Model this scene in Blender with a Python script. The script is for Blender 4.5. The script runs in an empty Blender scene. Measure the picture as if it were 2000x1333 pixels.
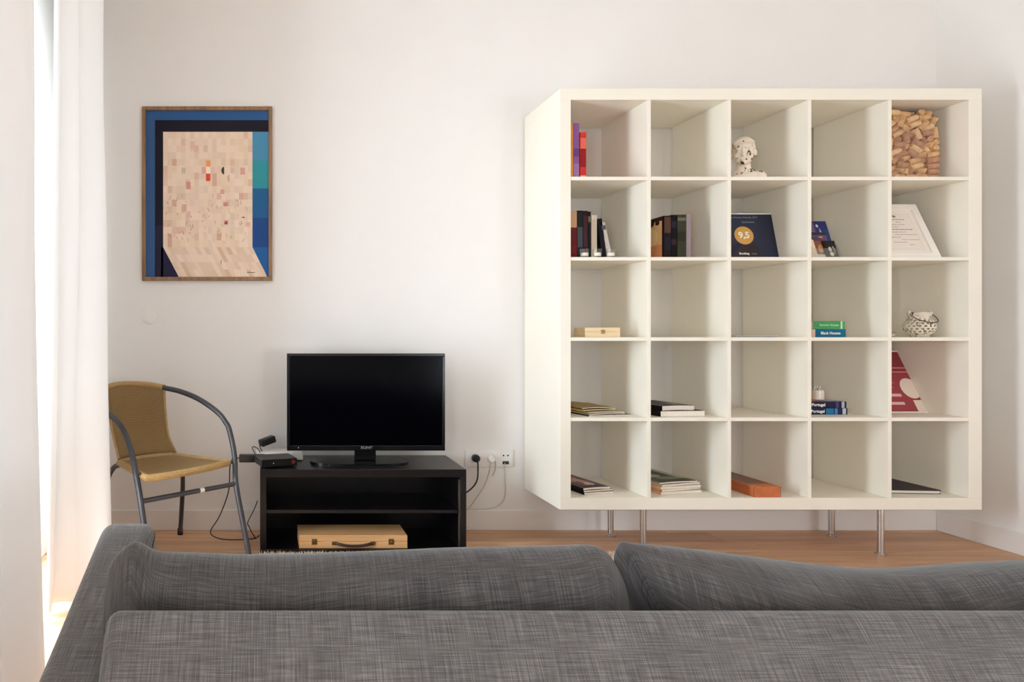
import bpy, bmesh, math, random
import numpy as np
from mathutils import Vector, Matrix, noise as mnoise

random.seed(7)
C = bpy.context.scene
COL = C.collection
PI = math.pi

# ------------------------------------------------------------------ camera
F = 1257.0            # focal length in pixels of the 2000 px wide frame
H = 0.99              # eye height
WY = 3.232            # back wall
cam = bpy.data.cameras.new('camera')
cam.sensor_width = 36.0
cam.lens = 36.0 * F / 2000.0
cam.shift_x = 0.24
cam.shift_y = -0.008
cam.clip_start = 0.02
cam_o = bpy.data.objects.new('camera', cam)
cam_o.location = (0, 0, H)
cam_o.rotation_euler = (PI / 2, 0, 0)
COL.objects.link(cam_o)
C.camera = cam_o

# ------------------------------------------------------------------ sky, light, exposure
w = bpy.data.worlds.new('overcast_sky')
C.world = w
w.use_nodes = True
bg = w.node_tree.nodes['Background']
bg.inputs[0].default_value = (0.86, 0.95, 1.08, 1)
bg.inputs[1].default_value = 31.0
C.view_settings.view_transform = 'Standard'
C.view_settings.look = 'None'
C.view_settings.gamma = 1.0
C.view_settings.use_curve_mapping = False
C.view_settings.exposure = -0.27
C.cycles.use_denoising = True
C.cycles.diffuse_bounces = 8
C.cycles.max_bounces = 16
C.cycles.transparent_max_bounces = 24
C.cycles.sample_clamp_indirect = 6.0

WIN = [(-1.6, -0.45, 0.3, 1.75), (1.45, 2.75, 0.04, 2.2)]     # y0, y1, z0, z1 of an added unseen fill window, then the French window
FILL_WIN = (2.5, 3.32, 0.04, 1.0)                                  # x0, x1, z0, z1 of an opening added behind the camera for fill
LX, RX, FY, CZ = -1.0, 3.363, -2.6, 2.95


def portal(y0, y1, z0, z1):
    l = bpy.data.lights.new('window_portal', 'AREA')
    l.shape = 'RECTANGLE'
    l.size = z1 - z0
    l.size_y = y1 - y0
    l.cycles.is_portal = True
    o = bpy.data.objects.new('window_portal', l)
    o.location = (LX - 0.21, (y0 + y1) / 2, (z0 + z1) / 2)
    o.rotation_euler = (0, -PI / 2, 0)
    COL.objects.link(o)


for wv in WIN:
    portal(*wv)
l_ = bpy.data.lights.new('fill_portal', 'AREA')
l_.shape = 'RECTANGLE'
l_.size = FILL_WIN[1] - FILL_WIN[0]
l_.size_y = FILL_WIN[3] - FILL_WIN[2]
l_.cycles.is_portal = True
lo_ = bpy.data.objects.new('fill_portal', l_)
lo_.location = ((FILL_WIN[0] + FILL_WIN[1]) / 2, FY - 0.21, (FILL_WIN[2] + FILL_WIN[3]) / 2)
lo_.rotation_euler = (PI / 2, 0, 0)
COL.objects.link(lo_)


# ------------------------------------------------------------------ helpers
def lin(c):
    return tuple((x / 255 / 12.92) if x / 255 <= 0.04045 else ((x / 255 + 0.055) / 1.055) ** 2.4 for x in c)


def P(px, py, D):
    """point seen at pixel (px, py) at distance D from the camera plane"""
    return Vector(((px - 520) * D / F, D, H - (py - 650) * D / F))


def X(px, D):
    return (px - 520) * D / F


def Z(py, D):
    return H - (py - 650) * D / F


class NT:
    def __init__(s, name):
        s.m = bpy.data.materials.new(name)
        s.m.use_nodes = True
        s.t = s.m.node_tree
        s.b = s.t.nodes['Principled BSDF']
        s.out = s.t.nodes['Material Output']

    def n(s, typ, **kw):
        nd = s.t.nodes.new(typ)
        for k, v in kw.items():
            setattr(nd, k, v)
        return nd

    def l(s, a, b):
        s.t.links.new(a, b)

    def val(s, sock, v):
        sock.default_value = v


def mapped(t, scale, coord='Object'):
    tc = t.n('ShaderNodeTexCoord')
    mp = t.n('ShaderNodeMapping')
    mp.inputs['Scale'].default_value = scale
    t.l(tc.outputs[coord], mp.inputs['Vector'])
    return mp.outputs['Vector']


def noise_fac(t, vec, scale=1.0, detail=3.0, rough=0.55):
    n = t.n('ShaderNodeTexNoise')
    n.inputs['Scale'].default_value = scale
    n.inputs['Detail'].default_value = detail
    n.inputs['Roughness'].default_value = rough
    t.l(vec, n.inputs['Vector'])
    return n.outputs['Fac']


def ramp(t, fac, stops):
    r = t.n('ShaderNodeValToRGB')
    els = r.color_ramp.elements
    while len(els) < len(stops):
        els.new(0.5)
    for e, (p, c) in zip(els, stops):
        e.position = p
        e.color = (*c, 1)
    t.l(fac, r.inputs['Fac'])
    return r.outputs['Color']


def bump(t, fac, strength, dist=0.002):
    b = t.n('ShaderNodeBump')
    b.inputs['Strength'].default_value = strength
    b.inputs['Distance'].default_value = dist
    t.l(fac, b.inputs['Height'])
    t.l(b.outputs['Normal'], t.b.inputs['Normal'])


def mat(name, col, rough=0.6, metal=0.0, var=0.06, scale=14.0, spec=0.5, stretch=(1, 1, 1), bmp=0.0, emit=None):
    t = NT(name)
    c = lin(col)
    v = mapped(t, tuple(scale * k for k in stretch))
    f = noise_fac(t, v)
    lo = tuple(max(0, x * (1 - var)) for x in c)
    hi = tuple(min(1, x * (1 + var)) for x in c)
    t.l(ramp(t, f, [(0.3, lo), (0.7, hi)]), t.b.inputs['Base Color'])
    t.b.inputs['Roughness'].default_value = rough
    t.b.inputs['Metallic'].default_value = metal
    t.b.inputs['Specular IOR Level'].default_value = spec
    if bmp:
        bump(t, f, bmp)
    if emit:
        t.b.inputs['Emission Color'].default_value = (*lin(col), 1)
        t.b.inputs['Emission Strength'].default_value = emit
    return t.m


def wood(name, c1, c2, rough=0.45, axis='x', rnd=False, scale=1.0):
    t = NT(name)
    st = {'x': (2.2, 26, 26), 'y': (26, 2.2, 26), 'z': (26, 26, 2.2)}[axis]
    tc = t.n('ShaderNodeTexCoord')
    vec = tc.outputs['Object']
    if rnd:
        oi = t.n('ShaderNodeObjectInfo')
        mu = t.n('ShaderNodeMath', operation='MULTIPLY')
        mu.inputs[1].default_value = 37.0
        t.l(oi.outputs['Random'], mu.inputs[0])
        ad = t.n('ShaderNodeVectorMath', operation='ADD')
        t.l(vec, ad.inputs[0])
        t.l(mu.outputs[0], ad.inputs[1])
        vec = ad.outputs[0]
    mp = t.n('ShaderNodeMapping')
    mp.inputs['Scale'].default_value = tuple(x * scale for x in st)
    t.l(vec, mp.inputs['Vector'])
    f = noise_fac(t, mp.outputs[0], 1.0, 6, 0.62)
    col = ramp(t, f, [(0.28, lin(c1)), (0.72, lin(c2))])
    if rnd:
        hs = t.n('ShaderNodeHueSaturation')
        mr = t.n('ShaderNodeMapRange')
        mr.inputs['To Min'].default_value = 0.78
        mr.inputs['To Max'].default_value = 1.18
        t.l(oi.outputs['Random'], mr.inputs['Value'])
        t.l(mr.outputs[0], hs.inputs['Value'])
        t.l(col, hs.inputs['Color'])
        col = hs.outputs['Color']
    t.l(col, t.b.inputs['Base Color'])
    t.b.inputs['Roughness'].default_value = rough
    bump(t, f, 0.12, 0.001)
    return t.m


def clear(name, tint=(1, 1, 1), gloss=0.12, rough=0.03):
    t = NT(name)
    tr = t.n('ShaderNodeBsdfTransparent')
    tr.inputs[0].default_value = (*tint, 1)
    gl = t.n('ShaderNodeBsdfGlossy')
    gl.inputs['Roughness'].default_value = rough
    lw = t.n('ShaderNodeLayerWeight')
    lw.inputs['Blend'].default_value = 0.35
    mr = t.n('ShaderNodeMapRange')
    mr.inputs['To Min'].default_value = gloss * 0.4
    mr.inputs['To Max'].default_value = min(1, gloss * 4)
    t.l(lw.outputs['Fresnel'], mr.inputs['Value'])
    mx = t.n('ShaderNodeMixShader')
    t.l(mr.outputs[0], mx.inputs[0])
    t.l(tr.outputs[0], mx.inputs[1])
    t.l(gl.outputs[0], mx.inputs[2])
    t.l(mx.outputs[0], t.out.inputs['Surface'])
    return t.m


def fabric(name, dark, mid, light, thread=1.0):
    """slubby linen weave on a UV laid out in metres"""
    t = NT(name)
    va = mapped(t, (14 * thread, 420 * thread, 1), 'UV')
    vb = mapped(t, (420 * thread, 11 * thread, 1), 'UV')
    vc = mapped(t, (9, 9, 9), 'UV')
    fa = noise_fac(t, va, 1, 2)
    fb = noise_fac(t, vb, 1, 2)
    fc = noise_fac(t, vc, 1, 3)
    ad = t.n('ShaderNodeMath', operation='ADD')
    t.l(fa, ad.inputs[0])
    t.l(fb, ad.inputs[1])
    mu = t.n('ShaderNodeMath', operation='MULTIPLY_ADD')
    t.l(fc, mu.inputs[0])
    mu.inputs[1].default_value = 0.35
    t.l(ad.outputs[0], mu.inputs[2])
    sc = t.n('ShaderNodeMath', operation='MULTIPLY')
    t.l(mu.outputs[0], sc.inputs[0])
    sc.inputs[1].default_value = 1 / 2.35
    t.l(ramp(t, sc.outputs[0], [(0.36, lin(dark)), (0.5, lin(mid)), (0.66, lin(light))]), t.b.inputs['Base Color'])
    t.b.inputs['Roughness'].default_value = 0.95
    t.b.inputs['Specular IOR Level'].default_value = 0.15
    t.b.inputs['Sheen Weight'].default_value = 0.25
    t.b.inputs['Sheen Roughness'].default_value = 0.5
    bump(t, ad.outputs[0], 0.35, 0.0015)
    return t.m


def curtain_mat(name, diff, trans, transp):
    t = NT(name)
    v = mapped(t, (900, 900, 600), 'UV')
    f = noise_fac(t, v, 1, 1)
    d = t.n('ShaderNodeBsdfDiffuse')
    t.l(ramp(t, f, [(0.2, tuple(x * 0.96 for x in diff)), (0.8, diff)]), d.inputs[0])
    tl = t.n('ShaderNodeBsdfTranslucent')
    tl.inputs[0].default_value = (*diff, 1)
    tp = t.n('ShaderNodeBsdfTransparent')
    m1 = t.n('ShaderNodeMixShader')
    m1.inputs[0].default_value = trans
    t.l(d.outputs[0], m1.inputs[1])
    t.l(tl.outputs[0], m1.inputs[2])
    m2 = t.n('ShaderNodeMixShader')
    m2.inputs[0].default_value = transp
    t.l(m1.outputs[0], m2.inputs[1])
    t.l(tp.outputs[0], m2.inputs[2])
    t.l(m2.outputs[0], t.out.inputs['Surface'])
    return t.m


def print_mat(name, rough=0.5):
    t = NT(name)
    a = t.n('ShaderNodeAttribute')
    a.attribute_name = 'Col'
    t.l(a.outputs['Color'], t.b.inputs['Base Color'])
    t.b.inputs['Roughness'].default_value = rough
    t.b.inputs['Specular IOR Level'].default_value = 0.18
    return t.m


M = {}
M['wall'] = mat('wall_paint', (234, 231, 227), 0.75, var=0.012, scale=3, spec=0.25)
M['ceil'] = mat('ceiling_paint', (238, 236, 233), 0.8, var=0.01, scale=3, spec=0.2)
M['trim'] = mat('trim_paint', (232, 228, 223), 0.5, var=0.012, scale=5)
M['shelf'] = mat('cream_foil', (238, 232, 217), 0.42, var=0.015, scale=4, spec=0.4)
M['steel'] = mat('brushed_steel', (204, 200, 195), 0.3, 1.0, var=0.08, scale=30, stretch=(1, 1, 12))
M['plank'] = wood('oak_plank', (182, 136, 100), (220, 178, 140), 0.42, 'x', True, 0.8)
M['underfloor'] = mat('underfloor', (70, 48, 34), 0.9)
M['blackbrown'] = wood('black_brown_veneer', (9, 6, 8), (18, 13, 15), 0.3, 'x', scale=2)
M['tvplastic'] = mat('black_gloss_plastic', (9, 9, 11), 0.22, var=0.1, spec=0.4)
M['tvscreen'] = mat('dark_screen_glass', (2, 2, 5), 0.15, var=0.05, spec=0.07)
M['black'] = mat('black_plastic', (16, 15, 17), 0.45, var=0.1)
M['darkgrey'] = mat('dark_grey_plastic', (52, 50, 52), 0.4, var=0.08)
M['whiteplastic'] = mat('white_plastic', (236, 233, 228), 0.35, var=0.01)
M['hole'] = mat('socket_hole', (24, 22, 22), 0.7)
M['framewood'] = wood('picture_frame_wood', (104, 74, 50), (158, 120, 84), 0.5, 'z', scale=1.5)
M['casewood'] = wood('case_pine', (196, 146, 94), (222, 178, 126), 0.45, 'x')
M['leather'] = mat('dark_leather', (44, 28, 24), 0.5, var=0.15, bmp=0.2)
M['brass'] = mat('dull_brass', (150, 126, 88), 0.4, 1.0)
M['tube'] = mat('grey_enamelled_tube', (66, 67, 71), 0.38, 0.35, var=0.05)
M['sofa'] = fabric('grey_linen', (72, 70, 70), (97, 95, 94), (130, 127, 125), 1.15)
M['sofa_dark'] = fabric('charcoal_linen', (56, 54, 54), (77, 75, 74), (106, 103, 101), 1.15)
M['curtain'] = curtain_mat('sheer_white_cotton', (0.89, 0.885, 0.87), 0.013, 0.003)
M['hem'] = curtain_mat('sheer_hem', (0.89, 0.88, 0.86), 0.008, 0.006)
M['glass'] = clear('window_glass', (0.97, 0.98, 0.97), 0.05)
M['acrylic'] = clear('clear_acrylic', (0.97, 0.98, 0.97), 0.05)
M['cup'] = clear('tealight_glass', (0.98, 0.98, 0.98), 0.04, 0.08)
M['bag'] = clear('clear_plastic_bag', (0.985, 0.985, 0.98), 0.06, 0.15)
M['print'] = print_mat('printed_paper', 0.55)
M['gloss_print'] = print_mat('glossy_print', 0.28)
M['paper'] = mat('page_paper', (232, 222, 206), 0.8, var=0.10, scale=60, stretch=(1, 1, 8))
M['white'] = mat('white_lacquer', (240, 235, 226), 0.4, var=0.01)
M['wax'] = mat('candle_wax', (236, 226, 206), 0.5, var=0.03)
M['cork'] = mat('cork', (214, 172, 124), 0.85, var=0.22, scale=60, bmp=0.2)
M['cork2'] = mat('cork_light', (228, 192, 146), 0.85, var=0.2, scale=60, bmp=0.2)
M['cork3'] = mat('cork_stained', (188, 142, 112), 0.85, var=0.24, scale=60, bmp=0.2)
M['pile'] = mat('shag_pile', (222, 206, 184), 0.95, var=0.08, scale=40)
M['boxwood'] = wood('pale_box_wood', (214, 186, 140), (236, 214, 174), 0.5, 'x')
M['cedar'] = wood('cherry_wood', (168, 84, 42), (206, 120, 66), 0.4, 'y')
M['brownlid'] = wood('dark_lid_wood', (92, 58, 44), (128, 88, 68), 0.35, 'y')


def colmat(rgb, rough=0.5):
    k = 'cover_%02x%02x%02x' % rgb
    if k not in M:
        M[k] = mat('book_cloth_%d' % len(M), rgb, rough, var=0.10, scale=40, spec=0.12)
    return M[k]


# wicker: woven relief on UV in metres
def wicker_mat():
    t = NT('woven_rattan')
    tc = t.n('ShaderNodeTexCoord')
    mp = t.n('ShaderNodeMapping')
    t.l(tc.outputs['UV'], mp.inputs['Vector'])
    w1 = t.n('ShaderNodeTexWave', wave_type='BANDS', bands_direction='X')
    w1.inputs['Scale'].default_value = 56
    w1.inputs['Distortion'].default_value = 1.2
    w1.inputs['Detail'].default_value = 1
    w2 = t.n('ShaderNodeTexWave', wave_type='BANDS', bands_direction='Y')
    w2.inputs['Scale'].default_value = 34
    w2.inputs['Distortion'].default_value = 0.8
    t.l(mp.outputs[0], w1.inputs['Vector'])
    t.l(mp.outputs[0], w2.inputs['Vector'])
    mx = t.n('ShaderNodeMath', operation='MULTIPLY_ADD')
    t.l(w2.outputs['Fac'], mx.inputs[0])
    mx.inputs[1].default_value = 0.4
    t.l(w1.outputs['Fac'], mx.inputs[2])
    t.l(ramp(t, mx.outputs[0], [(0.05, lin((90, 67, 37))), (0.5, lin((139, 107, 62))), (1.0, lin((175, 141, 90)))]), t.b.inputs['Base Color'])
    t.b.inputs['Roughness'].default_value = 0.55
    bump(t, mx.outputs[0], 0.7, 0.004)
    return t.m


M['wicker'] = wicker_mat()
M['wrap'] = mat('rattan_wrap', (170, 138, 86), 0.5, var=0.18, scale=120, bmp=0.3)


def flaked(name, base, dark, scale, thr, rough=0.6):
    t = NT(name)
    v = mapped(t, (scale, scale, scale * 0.8))
    f = noise_fac(t, v, 1, 4, 0.6)
    t.l(ramp(t, f, [(thr, lin(dark)), (thr + 0.03, lin(base))]), t.b.inputs['Base Color'])
    t.b.inputs['Roughness'].default_value = rough
    bump(t, f, 0.4, 0.003)
    return t.m


M['bust'] = flaked('flaked_white_plaster', (236, 222, 204), (58, 46, 34), 38, 0.39)
M['pot'] = flaked('worn_white_ceramic', (232, 222, 202), (84, 68, 50), 60, 0.38)


class MB:
    def __init__(s):
        s.bm = bmesh.new()
        s.uv = None

    def box(s, x0, x1, y0, y1, z0, z1, bev=0.0, seg=1):
        vs = [s.bm.verts.new((x, y, z)) for x in (x0, x1) for y in (y0, y1) for z in (z0, z1)]
        q = [(0, 1, 3, 2), (4, 6, 7, 5), (0, 4, 5, 1), (2, 3, 7, 6), (0, 2, 6, 4), (1, 5, 7, 3)]
        fs = [s.bm.faces.new([vs[i] for i in k]) for k in q]
        if bev:
            es = list({e for f in fs for e in f.edges})
            bmesh.ops.bevel(s.bm, geom=es, offset=bev, segments=seg, affect='EDGES', profile=0.5)
        return s

    def tube(s, pts, r, n=8, cap=True, smooth=0):
        pts = [Vector(p) for p in pts]
        if smooth:
            pts = catmull(pts, smooth)
        rr = r if isinstance(r, (list, tuple)) else [r] * len(pts)
        if len(rr) != len(pts):
            rr = [rr[min(len(rr) - 1, int(i * len(rr) / len(pts)))] for i in range(len(pts))]
        t0 = (pts[1] - pts[0]).normalized()
        up = Vector((0, 0, 1)) if abs(t0.z) < 0.9 else Vector((1, 0, 0))
        nx = t0.cross(up).normalized()
        rings = []
        for i, p in enumerate(pts):
            a = pts[max(0, i - 1)]
            b = pts[min(len(pts) - 1, i + 1)]
            t = (b - a).normalized()
            nx = (nx - t * nx.dot(t)).normalized()
            ny = t.cross(nx)
            rings.append([s.bm.verts.new(p + (nx * math.cos(2 * PI * k / n) + ny * math.sin(2 * PI * k / n)) * rr[i]) for k in range(n)])
        for a, b in zip(rings, rings[1:]):
            for k in range(n):
                s.bm.faces.new((a[k], a[(k + 1) % n], b[(k + 1) % n], b[k]))
        if cap:
            s.bm.faces.new(rings[0][::-1])
            s.bm.faces.new(rings[-1])
        return s

    def lathe(s, prof, c=(0, 0, 0), n=24, axis='z', capb=True, capt=True):
        c = Vector(c)
        rings = []
        for r, h in prof:
            ring = []
            for k in range(n):
                a = 2 * PI * k / n
                if axis == 'z':
                    v = Vector((r * math.cos(a), r * math.sin(a), h))
                elif axis == 'y':
                    v = Vector((r * math.cos(a), h, r * math.sin(a)))
                else:
                    v = Vector((h, r * math.cos(a), r * math.sin(a)))
                ring.append(s.bm.verts.new(c + v))
            rings.append(ring)
        for a, b in zip(rings, rings[1:]):
            for k in range(n):
                s.bm.faces.new((a[k], a[(k + 1) % n], b[(k + 1) % n], b[k]))
        if capb:
            s.bm.faces.new(rings[0][::-1])
        if capt:
            s.bm.faces.new(rings[-1])
        return s

    def grid(s, rows, closed_v=False, uvs=None, cap=False):
        """rows: list of lists of points; optional uv per point"""
        vs = [[s.bm.verts.new(p) for p in r] for r in rows]
        if uvs:
            lay = s.bm.loops.layers.uv.verify()
        m = len(rows[0])
        for i in range(len(rows) - 1):
            for j in range(m if closed_v else m - 1):
                j2 = (j + 1) % m
                f = s.bm.faces.new((vs[i][j], vs[i + 1][j], vs[i + 1][j2], vs[i][j2]))
                if uvs:
                    du = uvs[i][j], uvs[i + 1][j], uvs[i + 1][j + 1] if j + 1 < len(uvs[i]) else uvs[i + 1][j2], uvs[i][j + 1] if j + 1 < len(uvs[i]) else uvs[i][j2]
                    for lp, u in zip(f.loops, du):
                        lp[lay].uv = u
        if cap:
            s.bm.faces.new(vs[0])
            s.bm.faces.new(vs[-1][::-1])
        return s

    def poly(s, pts):
        return s.bm.faces.new([s.bm.verts.new(p) for p in pts])

    def prism(s, pts, d):
        """polygon extruded by vector d"""
        d = Vector(d)
        a = [s.bm.verts.new(Vector(p)) for p in pts]
        b = [s.bm.verts.new(Vector(p) + d) for p in pts]
        s.bm.faces.new(a)
        s.bm.faces.new(b[::-1])
        for i in range(len(a)):
            j = (i + 1) % len(a)
            s.bm.faces.new((a[j], a[i], b[i], b[j]))
        return s

    def xf(s, mtx):
        bmesh.ops.transform(s.bm, matrix=mtx, verts=s.bm.verts)
        return s

    def build(s, name, m, parent=None, loc=None, smooth=35, world=True):
        """mesh in world coordinates; origin moved to loc or to the parent's place"""
        bm = s.bm
        bmesh.ops.recalc_face_normals(bm, faces=bm.faces)
        o3 = Vector((0, 0, 0))
        if parent is not None and world:
            p = parent
            while p is not None:
                o3 += Vector(p.location)
                p = p.parent
        elif loc is not None:
            o3 = Vector(loc)
        if o3.length:
            bmesh.ops.translate(bm, verts=bm.verts, vec=-o3)
        me = bpy.data.meshes.new(name)
        bm.to_mesh(me)
        bm.free()
        if smooth:
            me.polygons.foreach_set('use_smooth', [True] * len(me.polygons))
            me.set_sharp_from_angle(angle=math.radians(smooth))
        if m is not None:
            me.materials.append(m)
        o = bpy.data.objects.new(name, me)
        COL.objects.link(o)
        if parent is not None:
            o.parent = parent
        elif loc is not None:
            o.location = loc
        return o


def catmull(p, k):
    out = []
    for i in range(len(p) - 1):
        p0, p1, p2, p3 = p[max(0, i - 1)], p[i], p[i + 1], p[min(len(p) - 1, i + 2)]
        for j in range(k):
            t = j / k
            out.append(0.5 * ((2 * p1) + (p2 - p0) * t + (2 * p0 - 5 * p1 + 4 * p2 - p3) * t * t + (3 * p1 - p0 - 3 * p2 + p3) * t ** 3))
    out.append(p[-1])
    return out


def tag(o, label, cat, group=None, kind=None):
    o['label'] = label
    o['category'] = cat
    if group:
        o['group'] = group
    if kind:
        o['kind'] = kind
    return o


def thing(name, label, cat, loc, rot=(0, 0, 0), group=None):
    o = bpy.data.objects.new(name, None)
    o.empty_display_size = 0.05
    o.location = loc
    o.rotation_euler = rot
    COL.objects.link(o)
    return tag(o, label, cat, group)


def struct(o):
    o['kind'] = 'structure'
    return o


def flat_print(name, parent, polys, m='print', y=0.0, step=0.00015, loc=None):
    """coloured flat polygons (x, z) facing -y, each layer a hair proud of the last"""
    me = bpy.data.meshes.new(name)
    verts, faces, cols = [], [], []
    for i, (pts, c) in enumerate(polys):
        lay = c[3] if len(c) > 3 else i
        b = len(verts)
        for (x, z) in pts:
            verts.append((x, y - lay * step, z))
        faces.append(list(range(b, b + len(pts))))
        cols += [(*lin(c[:3]), 1)] * len(pts)
    me.from_pydata(verts, [], faces)
    at = me.color_attributes.new('Col', 'FLOAT_COLOR', 'CORNER')
    at.data.foreach_set('color', [x for c in cols for x in c])
    # face the viewer side (-y)
    bm = bmesh.new()
    bm.from_mesh(me)
    for f in bm.faces:
        f.normal_update()
        if f.normal.y > 0:
            f.normal_flip()
    bm.to_mesh(me)
    bm.free()
    me.materials.append(M[m])
    o = bpy.data.objects.new(name, me)
    COL.objects.link(o)
    if parent is not None:
        o.parent = parent
    if loc is not None:
        o.location = loc
    return o


def rect(x0, x1, z0, z1):
    return [(x0, z0), (x1, z0), (x1, z1), (x0, z1)]


def ell(cx, cz, rx, rz, n=28, a0=0, a1=2 * PI):
    return [(cx + rx * math.cos(a0 + (a1 - a0) * i / n), cz + rz * math.sin(a0 + (a1 - a0) * i / n)) for i in range(n if a1 - a0 > 6.2 else n + 1)]


def lettering(txt, size, parent, loc, m, rot=(PI / 2, 0, 0), align='LEFT', bold=0.0, sx=1.0, depth=0.0002):
    cu = bpy.data.curves.new('lettering', 'FONT')
    cu.body = txt
    cu.size = size
    cu.align_x = align
    cu.align_y = 'CENTER'
    cu.offset = bold
    cu.extrude = depth
    cu.resolution_u = 3
    ob = bpy.data.objects.new('tmp', cu)
    COL.objects.link(ob)
    dg = bpy.context.evaluated_depsgraph_get()
    me = bpy.data.meshes.new_from_object(ob.evaluated_get(dg))
    bpy.data.objects.remove(ob)
    bpy.data.curves.remove(cu)
    me.materials.clear()
    me.materials.append(m)
    for v in me.vertices:
        v.co.x *= sx
    o = bpy.data.objects.new('lettering', me)
    COL.objects.link(o)
    o.parent = parent
    o.location = loc
    o.rotation_euler = rot
    return o


def evaluated(o, name, m):
    dg = bpy.context.evaluated_depsgraph_get()
    me = bpy.data.meshes.new_from_object(o.evaluated_get(dg))
    me.name = name
    o.modifiers.clear()
    o.data = me
    me.polygons.foreach_set('use_smooth', [True] * len(me.polygons))
    if not me.materials:
        me.materials.append(m)
    return o


# ------------------------------------------------------------------ the room
struct(MB().box(LX - 0.2, RX + 0.2, WY, WY + 0.2, -0.1, CZ).build('wall_back', M['wall'], loc=(0, WY, 0)))
struct(MB().box(RX, RX + 0.2, FY, WY, -0.1, CZ).build('wall_right', M['wall'], loc=(RX, 0, 0)))
wf = MB().box(LX - 0.2, FILL_WIN[0], FY - 0.2, FY, -0.1, CZ).box(FILL_WIN[1], RX + 0.2, FY - 0.2, FY, -0.1, CZ)
wf.box(FILL_WIN[0], FILL_WIN[1], FY - 0.2, FY, FILL_WIN[3], CZ).box(FILL_WIN[0], FILL_WIN[1], FY - 0.2, FY, -0.1, FILL_WIN[2])
struct(wf.build('wall_front', M['wall'], loc=(0, FY, 0)))
fd = MB()  # frame and pane of the added fill opening
fa, fb = FY - 0.16, FY - 0.10
fd.box(FILL_WIN[0], FILL_WIN[0] + 0.06, fa, fb, FILL_WIN[2], FILL_WIN[3], 0.004).box(FILL_WIN[1] - 0.06, FILL_WIN[1], fa, fb, FILL_WIN[2], FILL_WIN[3], 0.004)
fd.box(FILL_WIN[0] + 0.06, FILL_WIN[1] - 0.06, fa, fb, FILL_WIN[2], FILL_WIN[2] + 0.06, 0.004).box(FILL_WIN[0] + 0.06, FILL_WIN[1] - 0.06, fa, fb, FILL_WIN[3] - 0.06, FILL_WIN[3], 0.004)
fdo = struct(fd.build('window_3', M['trim'], loc=(FILL_WIN[0], FY - 0.13, FILL_WIN[2])))
MB().box(FILL_WIN[0] + 0.06, FILL_WIN[1] - 0.06, FY - 0.133, FY - 0.127, FILL_WIN[2] + 0.06, FILL_WIN[3] - 0.06).build('pane', M['glass'], fdo)
wl = MB()
ys = [FY] + sorted([v for a in WIN for v in a[:2]]) + [WY]
for a, b in zip(ys[0::2], ys[1::2]):
    wl.box(LX - 0.2, LX, a, b, -0.1, CZ)
for y0, y1, z0, z1 in WIN:
    wl.box(LX - 0.2, LX, y0, y1, z1, CZ)
    wl.box(LX - 0.2, LX, y0, y1, -0.1, z0)
struct(wl.build('wall_left', M['wall'], loc=(LX, 0, 0)))
struct(MB().box(LX - 0.2, RX + 0.2, FY - 0.2, WY + 0.2, CZ, CZ + 0.1).build('ceiling', M['ceil'], loc=(0, 0, CZ)))
floor = struct(MB().box(LX - 0.2, RX + 0.2, FY - 0.2, WY + 0.2, -0.12, -0.016).build('floor', M['underfloor'], loc=(0, 0, -0.016)))

# oak planks, one object each
PW = 0.14
y1 = 3.19
rows = [(y1, WY)]
while y1 > FY:
    rows.append((max(FY, y1 - PW), y1))
    y1 -= PW
for i, (a, b) in enumerate(rows):
    x = LX - random.uniform(0.1, 1.7)
    if i == 1:              # a butt joint shows under the shelving unit in this row
        x = X(1398, 3.12) - 1.9 * 2
    while x < RX:
        L = random.uniform(1.6, 2.1)
        if i == 1:
            L = 1.9
        x0, x1 = max(LX, x), min(RX, x + L)
        if x1 - x0 > 0.02:
            MB().box(x0 + 0.0007, x1 - 0.0007, a + 0.0007, b - 0.0007, -0.016, 0.0, 0.0012).build('plank', M['plank'], floor)
        x += L

bb = 0.103
struct(MB().box(LX, RX, WY - 0.014, WY, 0, bb, 0.003).build('baseboard_back', M['trim'], loc=(0, WY, 0)))
struct(MB().box(RX - 0.014, RX, FY, WY - 0.014, 0, bb, 0.003).build('baseboard_right', M['trim'], loc=(RX, 0, 0)))
struct(MB().box(LX, LX + 0.014, ys[-2] + 0.01, WY - 0.014, 0, bb, 0.003).build('baseboard_left', M['trim'], loc=(LX, 0, 0)))
struct(MB().box(LX, FILL_WIN[0], FY, FY + 0.014, 0, bb, 0.003).build('baseboard_front', M['trim'], loc=(0, FY, 0)))

for i, (y0, y1, z0, z1) in enumerate(WIN):  # the first one is the added fill window
    fr = MB()
    xa, xb = LX - 0.16, LX - 0.10
    t = 0.06
    fr.box(xa, xb, y0, y0 + t, z0, z1, 0.004).box(xa, xb, y1 - t, y1, z0, z1, 0.004)
    fr.box(xa, xb, y0 + t, y1 - t, z1 - t, z1, 0.004).box(xa, xb, y0 + t, y1 - t, z0, z0 + t, 0.004)
    ym = (y0 + y1) / 2
    fr.box(xa, xb, ym - 0.04, ym + 0.04, z0 + t, z1 - t, 0.004)
    wo = struct(fr.build('window_%d' % (i + 1), M['trim'], loc=(LX - 0.13, y0, z0)))
    for a, b in ((y0 + t, ym - 0.04), (ym + 0.04, y1 - t)):
        MB().box(LX - 0.133, LX - 0.127, a, b, z0 + t, z1 - t).build('pane', M['glass'], wo)

# round painted junction cover low on the wall
cc = P(291, 620, WY)
tag(MB().lathe([(0.0355, 0), (0.0355, -0.0025), (0.033, -0.004)], (cc.x, WY, cc.z), 32, 'y').build('junction_cover', M['wall'], loc=(cc.x, WY, cc.z)),
    'round flat blank cover painted like the wall, below the framed print', 'wall cover')


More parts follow.
